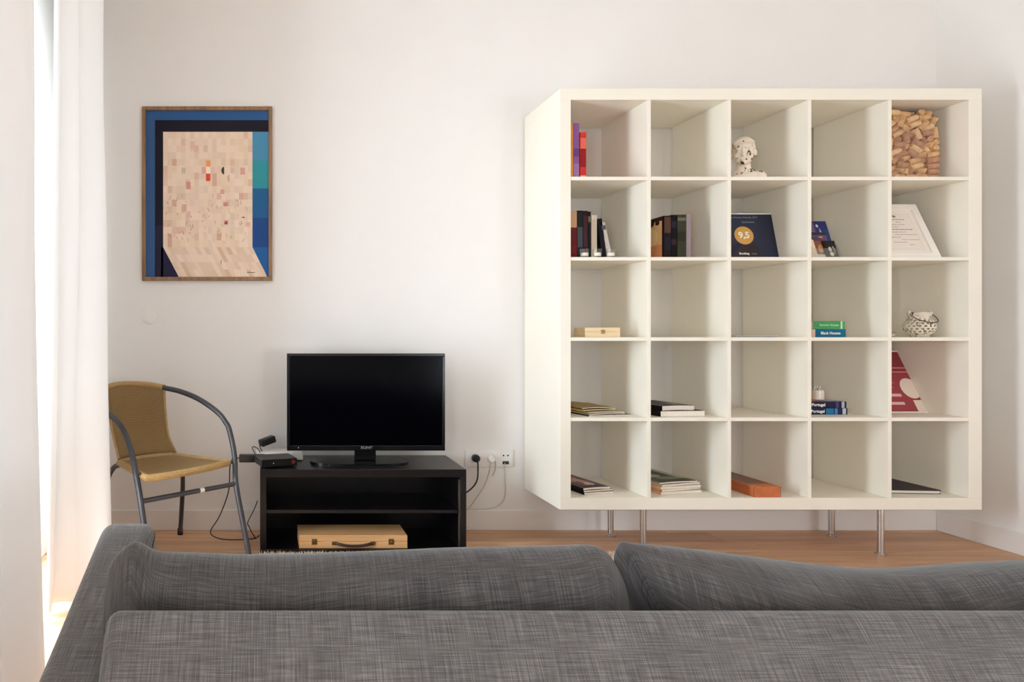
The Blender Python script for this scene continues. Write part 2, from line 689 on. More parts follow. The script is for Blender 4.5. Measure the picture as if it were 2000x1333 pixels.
# ------------------------------------------------------------------ curtains
def curtain(name, label, top, bot, z0, z1, hem):
    tp = catmull([Vector((x, y, 0)) for y, x in top], 6)
    bt = catmull([Vector((x, y, 0)) for y, x in bot], 6)
    arc = [0]
    for a, b in zip(tp, tp[1:]):
        arc.append(arc[-1] + (b - a).length)

    def rows(za, zb, n, off=0.0):
        R, U = [], []
        for i in range(n + 1):
            z = za + (zb - za) * i / n
            k = (z / CZ)
            k = k ** 0.4
            R.append([Vector((t.x * k + b.x * (1 - k) + off + 0.013 * mnoise.noise(Vector((j * 0.21, z * 1.3, 3 + top[0][0]))) * (1 - 0.4 * k),
                              t.y * k + b.y * (1 - k), z + 0.006 * math.sin(j * 0.5) * (1 if i == 0 and za < 0.05 else 0))) for j, (t, b) in enumerate(zip(tp, bt))])
            U.append([(arc[j], z) for j in range(len(tp))])
        return R, U
    loc = (top[0][1], top[0][0], 0)
    root = thing(name, label, 'curtain', loc)
    r, u = rows(z0 + hem, z1, 26)
    g = MB().grid(r, uvs=u)
    g.build('drape', M['curtain'], root, smooth=180)
    r, u = rows(z0, z0 + hem, 3)
    MB().grid(r, uvs=u).build('hem', M['hem'], root, smooth=180)
    return root


curtain('sheer_curtain', 'white sheer curtain in deep pleats beside the rattan chair',
        [(2.11, -.690), (2.14, -.672), (2.17, -.676), (2.21, -.640), (2.25, -.646), (2.345, -.602), (2.385, -.618), (2.43, -.70), (2.52, -.82), (2.60, -.85), (2.68, -.81), (2.76, -.85), (2.84, -.83), (2.92, -.87), (3.0, -.84), (3.08, -.87), (3.16, -.84)],
        [(2.225, -.775), (2.24, -.755), (2.285, -.79), (2.33, -.735), (2.35, -.68), (2.375, -.572), (2.43, -.585), (2.47, -.70), (2.54, -.82), (2.61, -.86), (2.69, -.82), (2.77, -.86), (2.85, -.85), (2.93, -.88), (3.01, -.85), (3.09, -.88), (3.17, -.85)],
        0.02, CZ, 0.05)
curtain('sheer_curtain', 'white sheer curtain at the very left edge, hanging nearest the sofa arm',
        [(1.12, -.74), (1.18, -.69), (1.25, -.75), (1.32, -.68), (1.39, -.74), (1.45, -.67), (1.51, -.73), (1.57, -.665), (1.63, -.70), (1.69, -.66), (1.735, -.64), (1.765, -.66), (1.775, -.74)],
        [(1.12, -.74), (1.18, -.68), (1.25, -.75), (1.32, -.66), (1.39, -.74), (1.45, -.66), (1.51, -.72), (1.57, -.64), (1.63, -.68), (1.69, -.62), (1.735, -.59), (1.765, -.61), (1.775, -.74)],
        0.012, CZ, 0.08)


# ------------------------------------------------------------------ shelving unit
SD = 2.83          # front plane
SB = 3.219         # back plane
sx0, sx1 = X(1094, SD), X(1918, SD)
sz0, sz1 = Z(996, SD), Z(172, SD)
ix0, ix1 = X(1115, SD), X(1892.5, SD)
iz0, iz1 = Z(973, SD), Z(194.5, SD)
PT = 0.0158
cw = (ix1 - ix0 - 4 * PT) / 5
ch = (iz1 - iz0 - 4 * PT) / 5
shelf = thing('shelving_unit', 'large cream white cube shelving unit of twenty five open compartments on steel legs', 'shelf', ((sx0 + sx1) / 2, SD, 0))
MB().box(sx0, sx1, SD, SB, iz1, sz1, 0.001).build('top_board', M['shelf'], shelf)
MB().box(sx0, sx1, SD, SB, sz0, iz0, 0.001).build('bottom_board', M['shelf'], shelf)
MB().box(sx0, ix0, SD, SB, iz0, iz1, 0.001).build('side_panel', M['shelf'], shelf)
MB().box(ix1, sx1, SD, SB, iz0, iz1, 0.001).build('side_panel', M['shelf'], shelf)
cx = [ix0 + k * (cw + PT) for k in range(5)]             # left inner face of each column
cz = [iz1 - (k + 1) * ch - k * PT for k in range(5)]     # floor of each row, top row first
for k in range(1, 5):
    MB().box(cx[k] - PT, cx[k], SD + 0.002, SB, iz0, iz1, 0.0007).build('partition', M['shelf'], shelf)
for k in range(4):
    for j in range(5):
        MB().box(cx[j], cx[j] + cw, SD + 0.002, SB - 0.002, cz[k] - PT, cz[k], 0.0007).build('shelf_board', M['shelf'], shelf)
for (px, D) in ((1256, 2.876), (1720, 2.876), (1192.5, 3.135), (1624, 3.135)):
    lx = X(px, D)
    lg = MB().lathe([(0.0130, 0.008), (0.0130, sz0 - 0.004), (0.020, sz0 - 0.004), (0.020, sz0)], (lx, D, 0), 20).build('leg', M['steel'], shelf)
    MB().lathe([(0.0195, 0), (0.0205, 0.003), (0.020, 0.007), (0.0155, 0.010)], (lx, D, 0), 20).build('foot', M['steel'], lg)


# ------------------------------------------------------------------ TV cabinet
TD, TB = 2.88, 3.215
tx0, tx1 = X(508, TD), X(911, TD)
tzt = Z(917, TD)
cab = thing('tv_cabinet', 'low black brown television cabinet with two open shelves', 'cabinet', ((tx0 + tx1) / 2, TD, 0))
MB().box(tx0, tx1, TD, TB, tzt - 0.036, tzt, 0.0015).build('top_board', M['blackbrown'], cab)
MB().box(tx0, tx0 + 0.028, TD + 0.001, TB, 0, tzt - 0.036, 0.001).build('side_panel', M['blackbrown'], cab)
sp = MB().box(tx1 - 0.028, tx1, TD + 0.001, TB, 0, tzt - 0.036, 0.001).build('side_panel', M['blackbrown'], cab)
MB().box(tx1 - 0.0315, tx1 - 0.028, TD + 0.012, TD + 0.020, 0.022, tzt - 0.05).build('edge_glint', M['steel'], sp)  # glint along the panel edge, put in as a thin steel strip
MB().box(tx0 + 0.028, tx1 - 0.028, TD + 0.004, TB, 0, 0.019, 0.001).build('bottom_board', M['blackbrown'], cab)
zms = Z(1003, TD + 0.01)
MB().box(tx0 + 0.028, tx1 - 0.028, TD + 0.012, TB - 0.01, zms, zms + 0.0145, 0.001).build('middle_shelf', M['blackbrown'], cab)
MB().box(tx0 + 0.028, tx1 - 0.028, TB - 0.006, TB - 0.001, 0.019, tzt - 0.036).build('back_panel', M['blackbrown'], cab)

# suitcase
c0, c1 = X(584, 2.895), X(796, 2.895)
cf, cbk = 2.895, 3.06
cs_z = 0.0192
ch_ = 0.059
case = thing('wooden_case', 'flat pale wooden carrying case with dark leather handle, on the lowest cabinet shelf', 'case', ((c0 + c1) / 2, cf, cs_z))
MB().box(c0, c1, cf, cbk, cs_z, cs_z + 0.030, 0.002).build('case_base', M['casewood'], case)
MB().box(c0, c1, cf, cbk, cs_z + 0.0308, cs_z + ch_, 0.002).build('lid', M['casewood'], case)
for px in (614, 764):
    cl = MB()
    xx = X(px, cf)
    cl.box(xx - 0.012, xx + 0.012, cf - 0.003, cf, cs_z + 0.018, cs_z + 0.044, 0.001)
    o = cl.build('clasp', M['brass'], case)
    MB().box(xx - 0.006, xx + 0.006, cf - 0.0065, cf - 0.003, cs_z + 0.022, cs_z + 0.036, 0.001).build('latch', M['brass'], o)
hx0, hx1 = X(659, cf), X(722, cf)
hz = cs_z + 0.022
MB().tube([(hx0 - 0.008, cf - 0.004, hz + 0.003), (hx0 + 0.01, cf - 0.013, hz), (hx0 + 0.04, cf - 0.018, hz - 0.004), ((hx0 + hx1) / 2, cf - 0.019, hz - 0.005), (hx1 - 0.04, cf - 0.018, hz - 0.004), (hx1 - 0.01, cf - 0.013, hz), (hx1 + 0.008, cf - 0.004, hz + 0.003)],
          0.0065, 8, smooth=4).build('handle', M['leather'], case)
for xx in (hx0 - 0.014, hx1 + 0.014):
    MB().box(xx - 0.011, xx + 0.011, cf - 0.006, cf, hz - 0.006, hz + 0.011, 0.002).build('handle_mount', M['brass'], case)

# television
VD = 3.00
vx0, vx1 = X(560.5, VD), X(869.5, VD)
vz0, vz1 = Z(880.5, VD), Z(690.5, VD)
tv = thing('television', 'black flat screen television switched off, standing on the dark cabinet', 'television', ((vx0 + vx1) / 2, VD, tzt))
bz = MB()
bt, bbm = 0.013, 0.024
bz.box(vx0, vx1, VD, VD + 0.035, vz1 - bt, vz1, 0.002).box(vx0, vx1, VD, VD + 0.035, vz0, vz0 + bbm, 0.002)
bz.box(vx0, vx0 + bt, VD, VD + 0.035, vz0 + bbm, vz1 - bt, 0.002).box(vx1 - bt, vx1, VD, VD + 0.035, vz0 + bbm, vz1 - bt, 0.002)
bez = bz.build('bezel', M['tvplastic'], tv)
MB().box(vx0 + bt, vx1 - bt, VD + 0.004, VD + 0.012, vz0 + bbm, vz1 - bt).build('screen', M['tvscreen'], tv)
MB().box(vx0 + 0.006, vx1 - 0.006, VD + 0.035, VD + 0.065, vz0 + 0.03, vz1 - 0.03, 0.01, 2).build('back_cover', M['tvplastic'], tv)
MB().box((vx0 + vx1) / 2 - 0.05, (vx0 + vx1) / 2 + 0.05, VD + 0.02, VD + 0.045, tzt + 0.012, vz0 + 0.05, 0.004).build('neck', M['tvplastic'], tv)
ba = MB()
bxm = (vx0 + vx1) / 2 - 0.03
prof = [(bxm + 0.23 * math.copysign(abs(math.cos(a)) ** 0.7, math.cos(a)), VD + 0.02 + 0.085 * math.copysign(abs(math.sin(a)) ** 0.8, math.sin(a)), tzt) for a in [2 * PI * k / 40 for k in range(40)]]
ba.prism(prof, (0, 0, 0.012))
ba.build('stand_base', M['tvplastic'], tv)
letm = mat('grey_lettering', (120, 120, 124), 0.5)
lo = lettering('SONY', 0.0165, tv, ((X(716, VD) - tv.location.x), -0.0004, Z(874.5, VD) - tzt), letm, align='CENTER', bold=0.0004, sx=1.25)
ledm = mat('standby_led', (255, 240, 240), 0.4, emit=0.6)
MB().lathe([(0.0016, 0), (0.0014, -0.001)], (X(583, VD), VD, Z(874.5, VD)), 8, 'y').build('standby_light', ledm, tv)

# set-top box, yawed, front left corner nearest
sb_ = thing('set_top_box', 'small dark grey set top box lying askew on the left end of the cabinet', 'set top box', (X(511, 2.895), 2.895, tzt), (0, 0, math.radians(16)))
MB().box(0, 0.168, 0, 0.125, 0.004, 0.040, 0.003).build('housing', M['darkgrey'], sb_, world=False)
fp = MB().box(0.001, 0.167, -0.002, 0.0, 0.005, 0.039, 0.0008).build('front_panel', M['tvplastic'], sb_, world=False)
MB().lathe([(0.0022, -0.002), (0.002, -0.003)], (0.055, 0, 0.022), 8, 'y').build('status_light', mat('status_led', (255, 170, 150), 0.4, emit=0.8), fp, world=False)
MB().lathe([(0.010, -0.002), (0.009, -0.004)], (0.150, 0, 0.024), 16, 'y').build('red_button', mat('red_plastic', (92, 16, 20), 0.3), fp, world=False)
for a, b in ((0.012, 0.012), (0.156, 0.012), (0.012, 0.113), (0.156, 0.113)):
    MB().lathe([(0.006, 0), (0.006, 0.005)], (a, b, 0), 10).build('rubber_foot', M['black'], sb_, world=False)

# white flat router behind, with the power brick on it
rt = thing('router', 'white flat router box lying at the back of the cabinet behind the television', 'router', (X(536, 3.12), 3.12, tzt))
rx0, rx1 = X(500, 3.12), X(591, 3.12)
MB().box(rx0, rx1, 3.07, 3.19, tzt + 0.002, tzt + 0.040, 0.008, 3).build('housing', M['whiteplastic'], rt)
for a in (rx0 + 0.02, rx1 - 0.02):
    MB().box(a - 0.008, a + 0.008, 3.085, 3.175, tzt, tzt + 0.003).build('rubber_foot', M['darkgrey'], rt)

pb = thing('power_adapter', 'black power brick tilted on top of the white router by the wall', 'power adapter', P(514, 872.5, 3.10), (0, math.radians(-14), math.radians(30)))
pb.location.z = tzt + 0.060
MB().box(0, 0.078, 0, 0.040, 0, 0.032, 0.004, 2).build('housing', M['black'], pb, world=False)
MB().tube([(0.0, 0.02, 0.012), (-0.008, 0.018, 0.004), (-0.004, 0.005, -0.022), (0.02, -0.02, -0.034)], 0.0022, 6, smooth=4).build('cable', M['black'], pb, world=False)
MB().box(0.040, 0.066, 0.006, 0.034, 0.032, 0.0324).build('rating_label', M['darkgrey'], pb, world=False)

pb2 = thing('power_adapter', 'black power brick jutting out over the left edge of the cabinet', 'power adapter', (X(496, 3.03), 3.035, tzt))
MB().box(X(467, 3.03), X(499, 3.03) + 0.045, 3.025, 3.062, tzt + 0.001, tzt + 0.036, 0.004, 2).build('housing', M['black'], pb2)
MB().tube([(X(467, 3.03), 3.044, tzt + 0.018), (X(455, 3.03), 3.05, tzt + 0.017), (X(448, 3.03), 3.08, tzt - 0.03), (X(445, 3.07), 3.12, 0.22), (X(428, 3.1), 3.12, 0.10), (X(411, 3.1), 3.10, 0.03), (X(430, 3.08), 3.08, 0.004), (X(470, 3.06), 3.07, 0.003), (X(500, 3.06), 3.09, 0.003)],
          0.0026, 6, smooth=6).build('cable', M['black'], pb2)
MB().tube([(X(499, 3.0), 3.07, tzt + 0.03), (X(492, 3.0), 3.065, tzt + 0.062), (X(497, 3.0), 3.05, tzt + 0.071), (X(505, 3.0), 3.04, tzt + 0.06), (X(508, 3.0), 3.035, tzt + 0.045)], 0.0022, 6, smooth=5).build('cable_loop', M['black'], pb2)
tag(MB().tube([P(503, 978, 3.2), P(496, 996, 3.16), P(484, 1020, 3.12), P(486, 1028, 3.1), Vector((X(498, 3.1), 3.10, 0.004)), Vector((X(506, 3.1), 3.13, 0.004))], 0.0024, 6, smooth=6).build('cable', M['black'], loc=P(486, 1028, 3.1)),
    'thin black cable falling behind the left side of the cabinet', 'cable')

# wall sockets right of the cabinet
so = thing('wall_socket', 'white wall plate with three sockets and a fourth slot, right of the television', 'wall socket', (X(955, WY), WY, Z(895, WY)))
px0, px1, pz0, pz1 = X(908, WY), X(1002.5, WY), Z(912, WY), Z(878, WY)
pl = MB().box(px0, px1, WY - 0.008, WY, pz0, pz1, 0.003, 2).build('plate', M['whiteplastic'], so)
zc = (pz0 + pz1) / 2
for px in (927, 957, 988):
    xx = X(px, WY)
    if px != 988:
        MB().lathe([(0.024, -0.008), (0.025, -0.0095), (0.0235, -0.0095), (0.022, -0.003)], (xx, WY, zc), 28, 'y', capb=False).build('socket_rim', M['whiteplastic'], so)
    else:
        MB().box(xx - 0.030, xx + 0.030, WY - 0.0105, WY - 0.0075, pz0 + 0.008, pz1 - 0.008, 0.002).build('socket_face', M['whiteplastic'], so)
for px in (982, 990.5):
    MB().lathe([(0.0042, -0.0105), (0.004, -0.0112)], (X(px, WY), WY, Z(889, WY)), 12, 'y').build('socket_hole', M['hole'], so)
MB().box(X(980, WY), X(992, WY), WY - 0.014, WY - 0.0105, Z(906, WY), Z(900, WY), 0.001).build('jack', M['darkgrey'], so)

ka = thing('power_plug', 'black round power plug in the left socket with its black cable', 'plug', P(927, 893.5, WY - 0.0095))
MB().lathe([(0.0185, -0.009), (0.0195, -0.014), (0.0185, -0.030), (0.013, -0.036)], (X(927, WY), WY, Z(894, WY)), 24, 'y').build('plug_body', M['black'], ka)
MB().tube([P(930, 894, WY - .034), P(933, 902, WY - .036), P(933.5, 925, WY - .03), P(931, 940, WY - .03), P(924, 951, WY - .03), P(911, 962, WY - .03), P(895, 972, WY - .035)], 0.0033, 8, smooth=6).build('cable', M['black'], ka)
kb = thing('power_plug', 'white power plug in the middle socket with a thin grey white cable', 'plug', P(957, 895, WY - 0.0095))
MB().lathe([(0.0185, -0.009), (0.0195, -0.014), (0.0185, -0.028), (0.013, -0.034)], (X(957, WY), WY, Z(895, WY)), 24, 'y').build('plug_body', M['whiteplastic'], kb)
wcm = mat('grey_white_cable', (196, 186, 174), 0.5)
MB().tube([P(958, 900, WY - .030), P(957, 912, WY - .030), P(953, 930, WY - .018), P(945, 950, WY - .012), P(934, 968, WY - .014), P(918, 990, WY - .02), P(905, 1002, WY - .03)], 0.0026, 6, smooth=6).build('cable', wcm, kb)
kc = thing('cable', 'thin grey cable curving down from the right socket along the skirting', 'cable', P(986, 903, WY - 0.012))
MB().tube([P(986, 904, WY - .014), P(985.5, 925, WY - .008), P(987, 955, WY - .006), P(985, 973, WY - .006), P(976, 986, WY - .008), P(960, 993, WY - .010), P(935, 994.5, WY - .012), P(912, 994, WY - .016)], 0.0022, 6, smooth=6).build('wire', wcm, kc)
kd = thing('cable', 'thin pale cable looping from the plate between the white plug and the right socket', 'cable', P(966, 905, WY - 0.012))
MB().tube([P(965, 893, WY - .012), P(968, 905, WY - .014), P(967, 918, WY - .008), P(962, 930, WY - .006)], 0.0026, 6, smooth=6).build('wire', wcm, kd)


# ------------------------------------------------------------------ framed print on the wall
FD = WY - 0.022
pic = thing('framed_print', 'abstract print of a cream patchwork sheet on dark blue in a narrow wooden frame', 'picture', P(404.5, 548, FD))
k = FD / F


def pl_(px, py):            # photo pixels to local metres on the frame plane
    return ((px - 404.5) * k, (548 - py) * k)


fx0, fz0 = pl_(277, 548)
fx1, fz1 = pl_(532, 207)
fw = 7.5 * k
fm = MB()
for a in ((fx0, fx1, fz1 - fw, fz1), (fx0, fx1, fz0, fz0 + fw)):
    fm.box(a[0], a[1], 0, 0.02, a[2], a[3], 0.0015)
for a in ((fx0, fx0 + fw), (fx1 - fw, fx1)):
    fm.box(a[0], a[1], 0, 0.02, fz0 + fw, fz1 - fw, 0.0015)
fm.build('frame', M['framewood'], pic, world=False)
MB().box(fx0 + fw, fx1 - fw, 0.010, 0.021, fz0 + fw, fz1 - fw).build('backing_board', M['boxwood'], pic, world=False)


def pr(x0, y0, x1, y1):
    a, b = pl_(x0, y1), pl_(x1, y0)
    return rect(a[0], b[0], a[1], b[1])


pol = []
pol.append((pr(284, 214.5, 524.5, 541), (44, 84, 134, 0)))
pol.append((pr(284, 233, 302, 541), (54, 88, 132, 1)))
pol.append(([pl_(284, 214.5), pl_(302, 233), pl_(302, 541), pl_(284, 541)], (52, 86, 132, 2)))
pol.append((pr(302, 233, 524.5, 541), (24, 20, 34, 3)))
pol.append((pr(303, 440, 318, 541), (34, 34, 52, 4)))
pol.append(([pl_(318, 482), pl_(350, 541), pl_(314, 541), pl_(314, 482)], (32, 32, 60, 4)))
for a, b, c in ((256, 312, (74, 138, 172)), (312, 367, (48, 142, 152)), (367, 425, (32, 88, 136)), (425, 482, (26, 66, 124)), (482, 541, (30, 88, 146))):
    pol.append((pr(493, a, 524.5, b), (*c, 5)))
pol.append(([pl_(318, 256), pl_(493, 256), pl_(493, 482), pl_(522, 541), pl_(350, 541), pl_(318, 482)], (228, 204, 180, 6)))
R2 = random.Random(11)
gx, gy = 8.75, 13.3
for i in range(20):
    for j in range(17):
        x0, y0_ = 318 + i * gx, 256 + j * gy
        d = R2.random()
        hi = 1.0 if j > 0 else 0.5
        s = R2.uniform(-1, 1)
        base = (231 + 6 * s, 208 + 7 * s, 184 + 9 * s)
        if d < 0.10:
            base = (221, 190 + 8 * s, 168 + 6 * s)
        elif d < 0.125 and j > 2:
            base = (213, 170, 152)
        elif d < 0.17:
            base = (224, 204, 186)
        pol.append((pr(x0, y0_, x0 + gx, y0_ + gy), (*base, 7)))
for j in range(4):        # the sheared foot of the sheet
    for i in range(20):
        s = R2.uniform(-1, 1)
        base = (228 + 8 * s, 204 + 10 * s, 182 + 12 * s)
        if R2.random() < 0.16:
            base = (214, 182, 154)
        ya, yb = 482 + j * 14.7, 482 + (j + 1) * 14.7
        sa, sbb = (ya - 482) / 59 * 31, (yb - 482) / 59 * 31
        xa, xb = 318 + i * 8.7, 318 + (i + 1) * 8.7
        pol.append(([pl_(xa + sa, ya), pl_(xb + sa, ya), pl_(min(522, xb + sbb), yb), pl_(xa + sbb, yb)], (*base, 7)))
for x0, y0_, x1, y1_, c in ((402, 312, 410.5, 324, (232, 148, 92)), (402, 338, 410.5, 352.5, (212, 74, 46)), (393.5, 325, 402, 338, (216, 168, 150)), (411, 325, 420, 338, (226, 192, 176)), (402, 325, 410.5, 338, (244, 228, 204)),
                            (363, 354, 372, 368.5, (206, 148, 130)), (469, 326, 478.5, 340, (212, 160, 146)), (354, 326, 362, 338, (200, 184, 160)), (450, 326, 458, 338, (214, 190, 166)), (371, 274, 380, 290, (222, 186, 166)),
                            (355, 398, 364, 412, (212, 172, 152)), (430, 369, 438, 378, (216, 160, 144)), (436, 394, 445, 402, (206, 140, 124)), (438, 430.5, 444.5, 437.5, (160, 72, 74)), (480, 433, 489, 442, (222, 176, 162)), (364, 412, 372, 424, (220, 186, 168))):
    pol.append((pr(x0, y0_, x1, y1_), (*c, 8)))
hc = pl_(437.5, 332)
pol.append((ell(hc[0], hc[1], 5.5 * k, 7.5 * k, 12, PI / 2, 3 * PI / 2), (44, 28, 24, 9)))
hc = pl_(448.5, 347)
pol.append((ell(hc[0], hc[1], 5.5 * k, 7 * k, 12, PI / 2, 3 * PI / 2), (206, 178, 150, 9)))
for _ in range(70):       # small strokes
    x0, y0_ = R2.uniform(322, 486), R2.uniform(375, 478)
    a = R2.uniform(0.6, 2.2)
    ln = R2.uniform(3, 9)
    dx, dy = ln * math.cos(a), ln * math.sin(a)
    c = R2.choice([(214, 158, 146), (206, 160, 150), (190, 150, 150), (216, 180, 150), (196, 120, 112)])
    pol.append(([pl_(x0, y0_), pl_(x0 + 1.3, y0_), pl_(x0 + dx + 1.3, y0_ + dy), pl_(x0 + dx, y0_ + dy)], (*c, 9)))
pol.append((pr(472, 423, 478, 424.6), (50, 40, 40, 10)))
pol.append((pr(482, 531, 498, 532.2), (70, 60, 56, 10)))
pol.append((pr(431, 507, 432, 516), (90, 60, 60, 10)))
flat_print('print', pic, pol, 'print', 0.0098, 0.0001)


# ------------------------------------------------------------------ books
def book(label, loc, thick, depth, h, col, rot=(0, 0, 0), lying=False, group=None, bands=(), name='book', cat='book', soft=False, lying_top=None, pagecol=None):
    """spine towards -y; upright: thickness x, height z; lying: thickness z, height x"""
    b = thing(name, label, cat, loc, rot, group)
    t = 0.0012 if soft else 0.0025
    ins = 0.0006 if soft else 0.003

    def bx(mb, a0, a1, y0, y1, h0, h1, bev=0):
        if lying:
            mb.box(h0, h1, y0, y1, a0, a1, bev)
        else:
            mb.box(a0, a1, y0, y1, h0, h1, bev)
    cm = MB()
    if lying:
        a, c_ = 0.0, thick
    else:
        a, c_ = -thick / 2, thick / 2
    h0, h1 = (-h / 2, h / 2) if lying else (0, h)
    bx(cm, a, c_, 0, t, h0, h1)
    bx(cm, a, a + t, t, depth, h0, h1)
    bx(cm, c_ - t, c_, t, depth, h0, h1)
    cv = cm.build('cover', colmat(col), b, world=False)
    pm = MB()
    bx(pm, a + t, c_ - t, t, depth - ins, h0 + ins, h1 - ins)
    pm.build('pages', pagecol or M['paper'], b, world=False)
    for f0, f1, c in bands:          # printed bands across the spine
        bm_ = [(rect(h0 + (h1 - h0) * f0, h0 + (h1 - h0) * f1, a + 0.0008, c_ - 0.0008) if lying else rect(a + 0.0008, c_ - 0.0008, h0 + (h1 - h0) * f0, h0 + (h1 - h0) * f1), (*c, 0))]
        flat_print('spine_print', b, bm_, 'print', -0.0003)
    return b


r1, r2, r3, r4, r5 = [z + 0.0002 for z in cz[:4]] + [iz0 + 0.0002]
# row 1, column 1
D = 2.91
g1 = 'tall bright books in the top left cube'


def up(label, p0, p1, ptop, D, zb, depth, col, bands=(), group=None, rot=(0, 0, 0), soft=False):
    x0, x1 = X(p0, D), X(p1, D)
    return book(label, ((x0 + x1) / 2, D, zb), (x1 - x0) - 0.0006, depth, Z(ptop, D) - zb, col, rot, bands=bands, group=group, soft=soft)


up('orange book at the far left of the top left cube, mostly hidden', 1104, 1119.5, 240, D, r1, 0.20, (224, 150, 70), group=g1)
up('purple book beside the red one in the top left cube', 1119.7, 1131.5, 240, D, r1, 0.20, (138, 92, 150), [(0.42, 0.56, (104, 66, 122)), (0.05, 0.3, (160, 120, 168))], g1)
bk = up('red book with an orange spine title in the top left cube', 1133, 1145, 257.5, D, r1, 0.19, (206, 56, 52), [(0.28, 0.66, (150, 26, 30)), (0.66, 0.88, (232, 110, 90)), (0.03, 0.11, (240, 180, 170))], g1)
# row 2, column 1
D = 2.93
g2 = 'paperbacks in the second row left cube'
up('book with beige upper and dark red lower spine, leftmost in the second row', 1106, 1127, 412, D, r2, 0.16, (98, 28, 30), [(0.66, 0.995, (190, 150, 114)), (0.0, 0.28, (108, 22, 30))], g2)
up('dark teal grey book beside the red and beige one', 1127.5, 1138.5, 411, D, r2, 0.16, (30, 34, 37), [(0.25, 0.66, (62, 74, 76))], g2)
up('dark maroon book in the middle of the second row left cube', 1139, 1148, 411.5, D, r2, 0.16, (40, 16, 22), [(0.25, 0.9, (66, 32, 40))], g2)
up('thin black book left of the cream one', 1148.5, 1154, 413, D, r2, 0.16, (24, 20, 20), [(0.78, 0.9, (120, 110, 80))], g2)
up('cream white book standing right of the black spines', 1155, 1166, 420, D, r2, 0.15, (216, 202, 184), [(0.1, 0.9, (200, 184, 164))], g2)
for (pt, pb, c, lb, yo, bands) in (((1166.5, 426), (1177, 500), (22, 18, 26), 'black book leaning against the cream white one', 0.0, []),
                                   ((1172.5, 434), (1188, 500), (198, 190, 184), 'light grey book with a dark edge leaning furthest right in its row', 0.0, [(0.8, 0.92, (90, 84, 92))])):
    a = math.atan2(X(pb[0], D) - X(pt[0], D), Z(pt[1], D) - r2)
    th = 0.020
    hh = (Z(pt[1], D) - r2) / math.cos(a) - 0.003
    xb = X(pb[0], D)
    b_ = book(lb, (xb + th / 2 * math.cos(a), D + yo, r2 + th / 2 * math.sin(a)), th, 0.14, hh, c, (0, -a, 0), bands=bands, group=g2)
# tealights
for px, lb in ((1141.5, 'tealight in a clear glass cup, left one of three before the books'), (1166, 'tealight in a clear glass cup, middle one of three before the books'), (1193, 'tealight in a clear glass cup, right one of three before the books')):
    Dt = 2.868
    xx = X(px, Dt)
    tl = thing('tealight', lb, 'candle', (xx, Dt, r2), group='tealight glasses in the second row')
    rr = 0.0215
    MB().lathe([(rr * .80, 0), (rr * .84, 0.003), (rr, 0.040), (rr * .94, 0.040), (rr * .80, 0.007), (0.002, 0.006)], (xx, Dt, r2), 20, capt=False).build('glass_cup', M['cup'], tl)
    cn = MB().lathe([(rr * .74, 0.0075), (rr * .76, 0.022), (rr * .6, 0.0225)], (xx, Dt, r2), 18).build('candle', M['wax'], tl)
    MB().tube([(xx, Dt, r2 + 0.022), (xx, Dt, r2 + 0.029)], 0.0008, 5).build('wick', M['black'], cn)
# row 2, column 2
D = 2.90
g3 = 'dark books in the second cube of the second row'
bt = up('book with an orange cover printed with a dark tree, leftmost of its cube', 1297, 1310.5, 421, D, r2, 0.16, (26, 16, 18), [(0.6, 0.97, (84, 56, 46)), (0.2, 0.5, (24, 20, 34))], g3)
# tree picture on the left face of that book (flat print turned to face -x)
hb = Z(421, D) - r2
tree = [(rect(0.006, 0.155, 0.0, hb), (62, 24, 20, 0)), (rect(0.012, 0.128, 0.004, hb * .9), (226, 186, 130, 1)), (rect(0.012, 0.128, 0.004, hb * .35), (222, 150, 104, 2)), (ell(0.09, hb * .55, 0.05, 0.04), (236, 206, 150, 3))]
tree += [([(0.128, 0), (0.155, 0), (0.155, hb), (0.128, hb)], (24, 16, 18, 4)), ([(0.128, hb * .25), (0.132, hb * .6), (0.098, hb * .9), (0.092, hb * .88), (0.122, hb * .55)], (30, 18, 18, 5)),
         ([(0.122, hb * .55), (0.126, hb * .58), (0.118, hb * .78), (0.115, hb * .78)], (30, 18, 18, 5)), (ell(0.10, hb * .88, 0.03, 0.016), (34, 20, 20, 6)), (ell(0.045, hb * .86, 0.016, 0.009), (40, 24, 22, 6))]
tp = flat_print('cover_print', bt, [([(0.155 - x, z) for x, z in p], c) for p, c in tree], 'print', 0)
tp.rotation_euler = (0, 0, -PI / 2)
tp.location = (-(X(1310.5, D) - X(1297, D)) / 2 - 0.0003, 0.158, 0)
up('black book next to the tree cover', 1311, 1322, 419.5, D, r2, 0.16, (14, 10, 14), [(0.32, 0.44, (48, 28, 34)), (0.7, 0.86, (34, 30, 42))], g3)
up('olive green book with a faded title, standing among dark books', 1323, 1340, 419, D, r2, 0.16, (56, 57, 40), [(0.86, 0.93, (104, 102, 80)), (0.4, 0.62, (38, 37, 25))], g3)
up('pale mauve grey book at the right end beside the olive green one', 1340.5, 1349.5, 418.5, D, r2, 0.16, (146, 130, 134), [], g3)


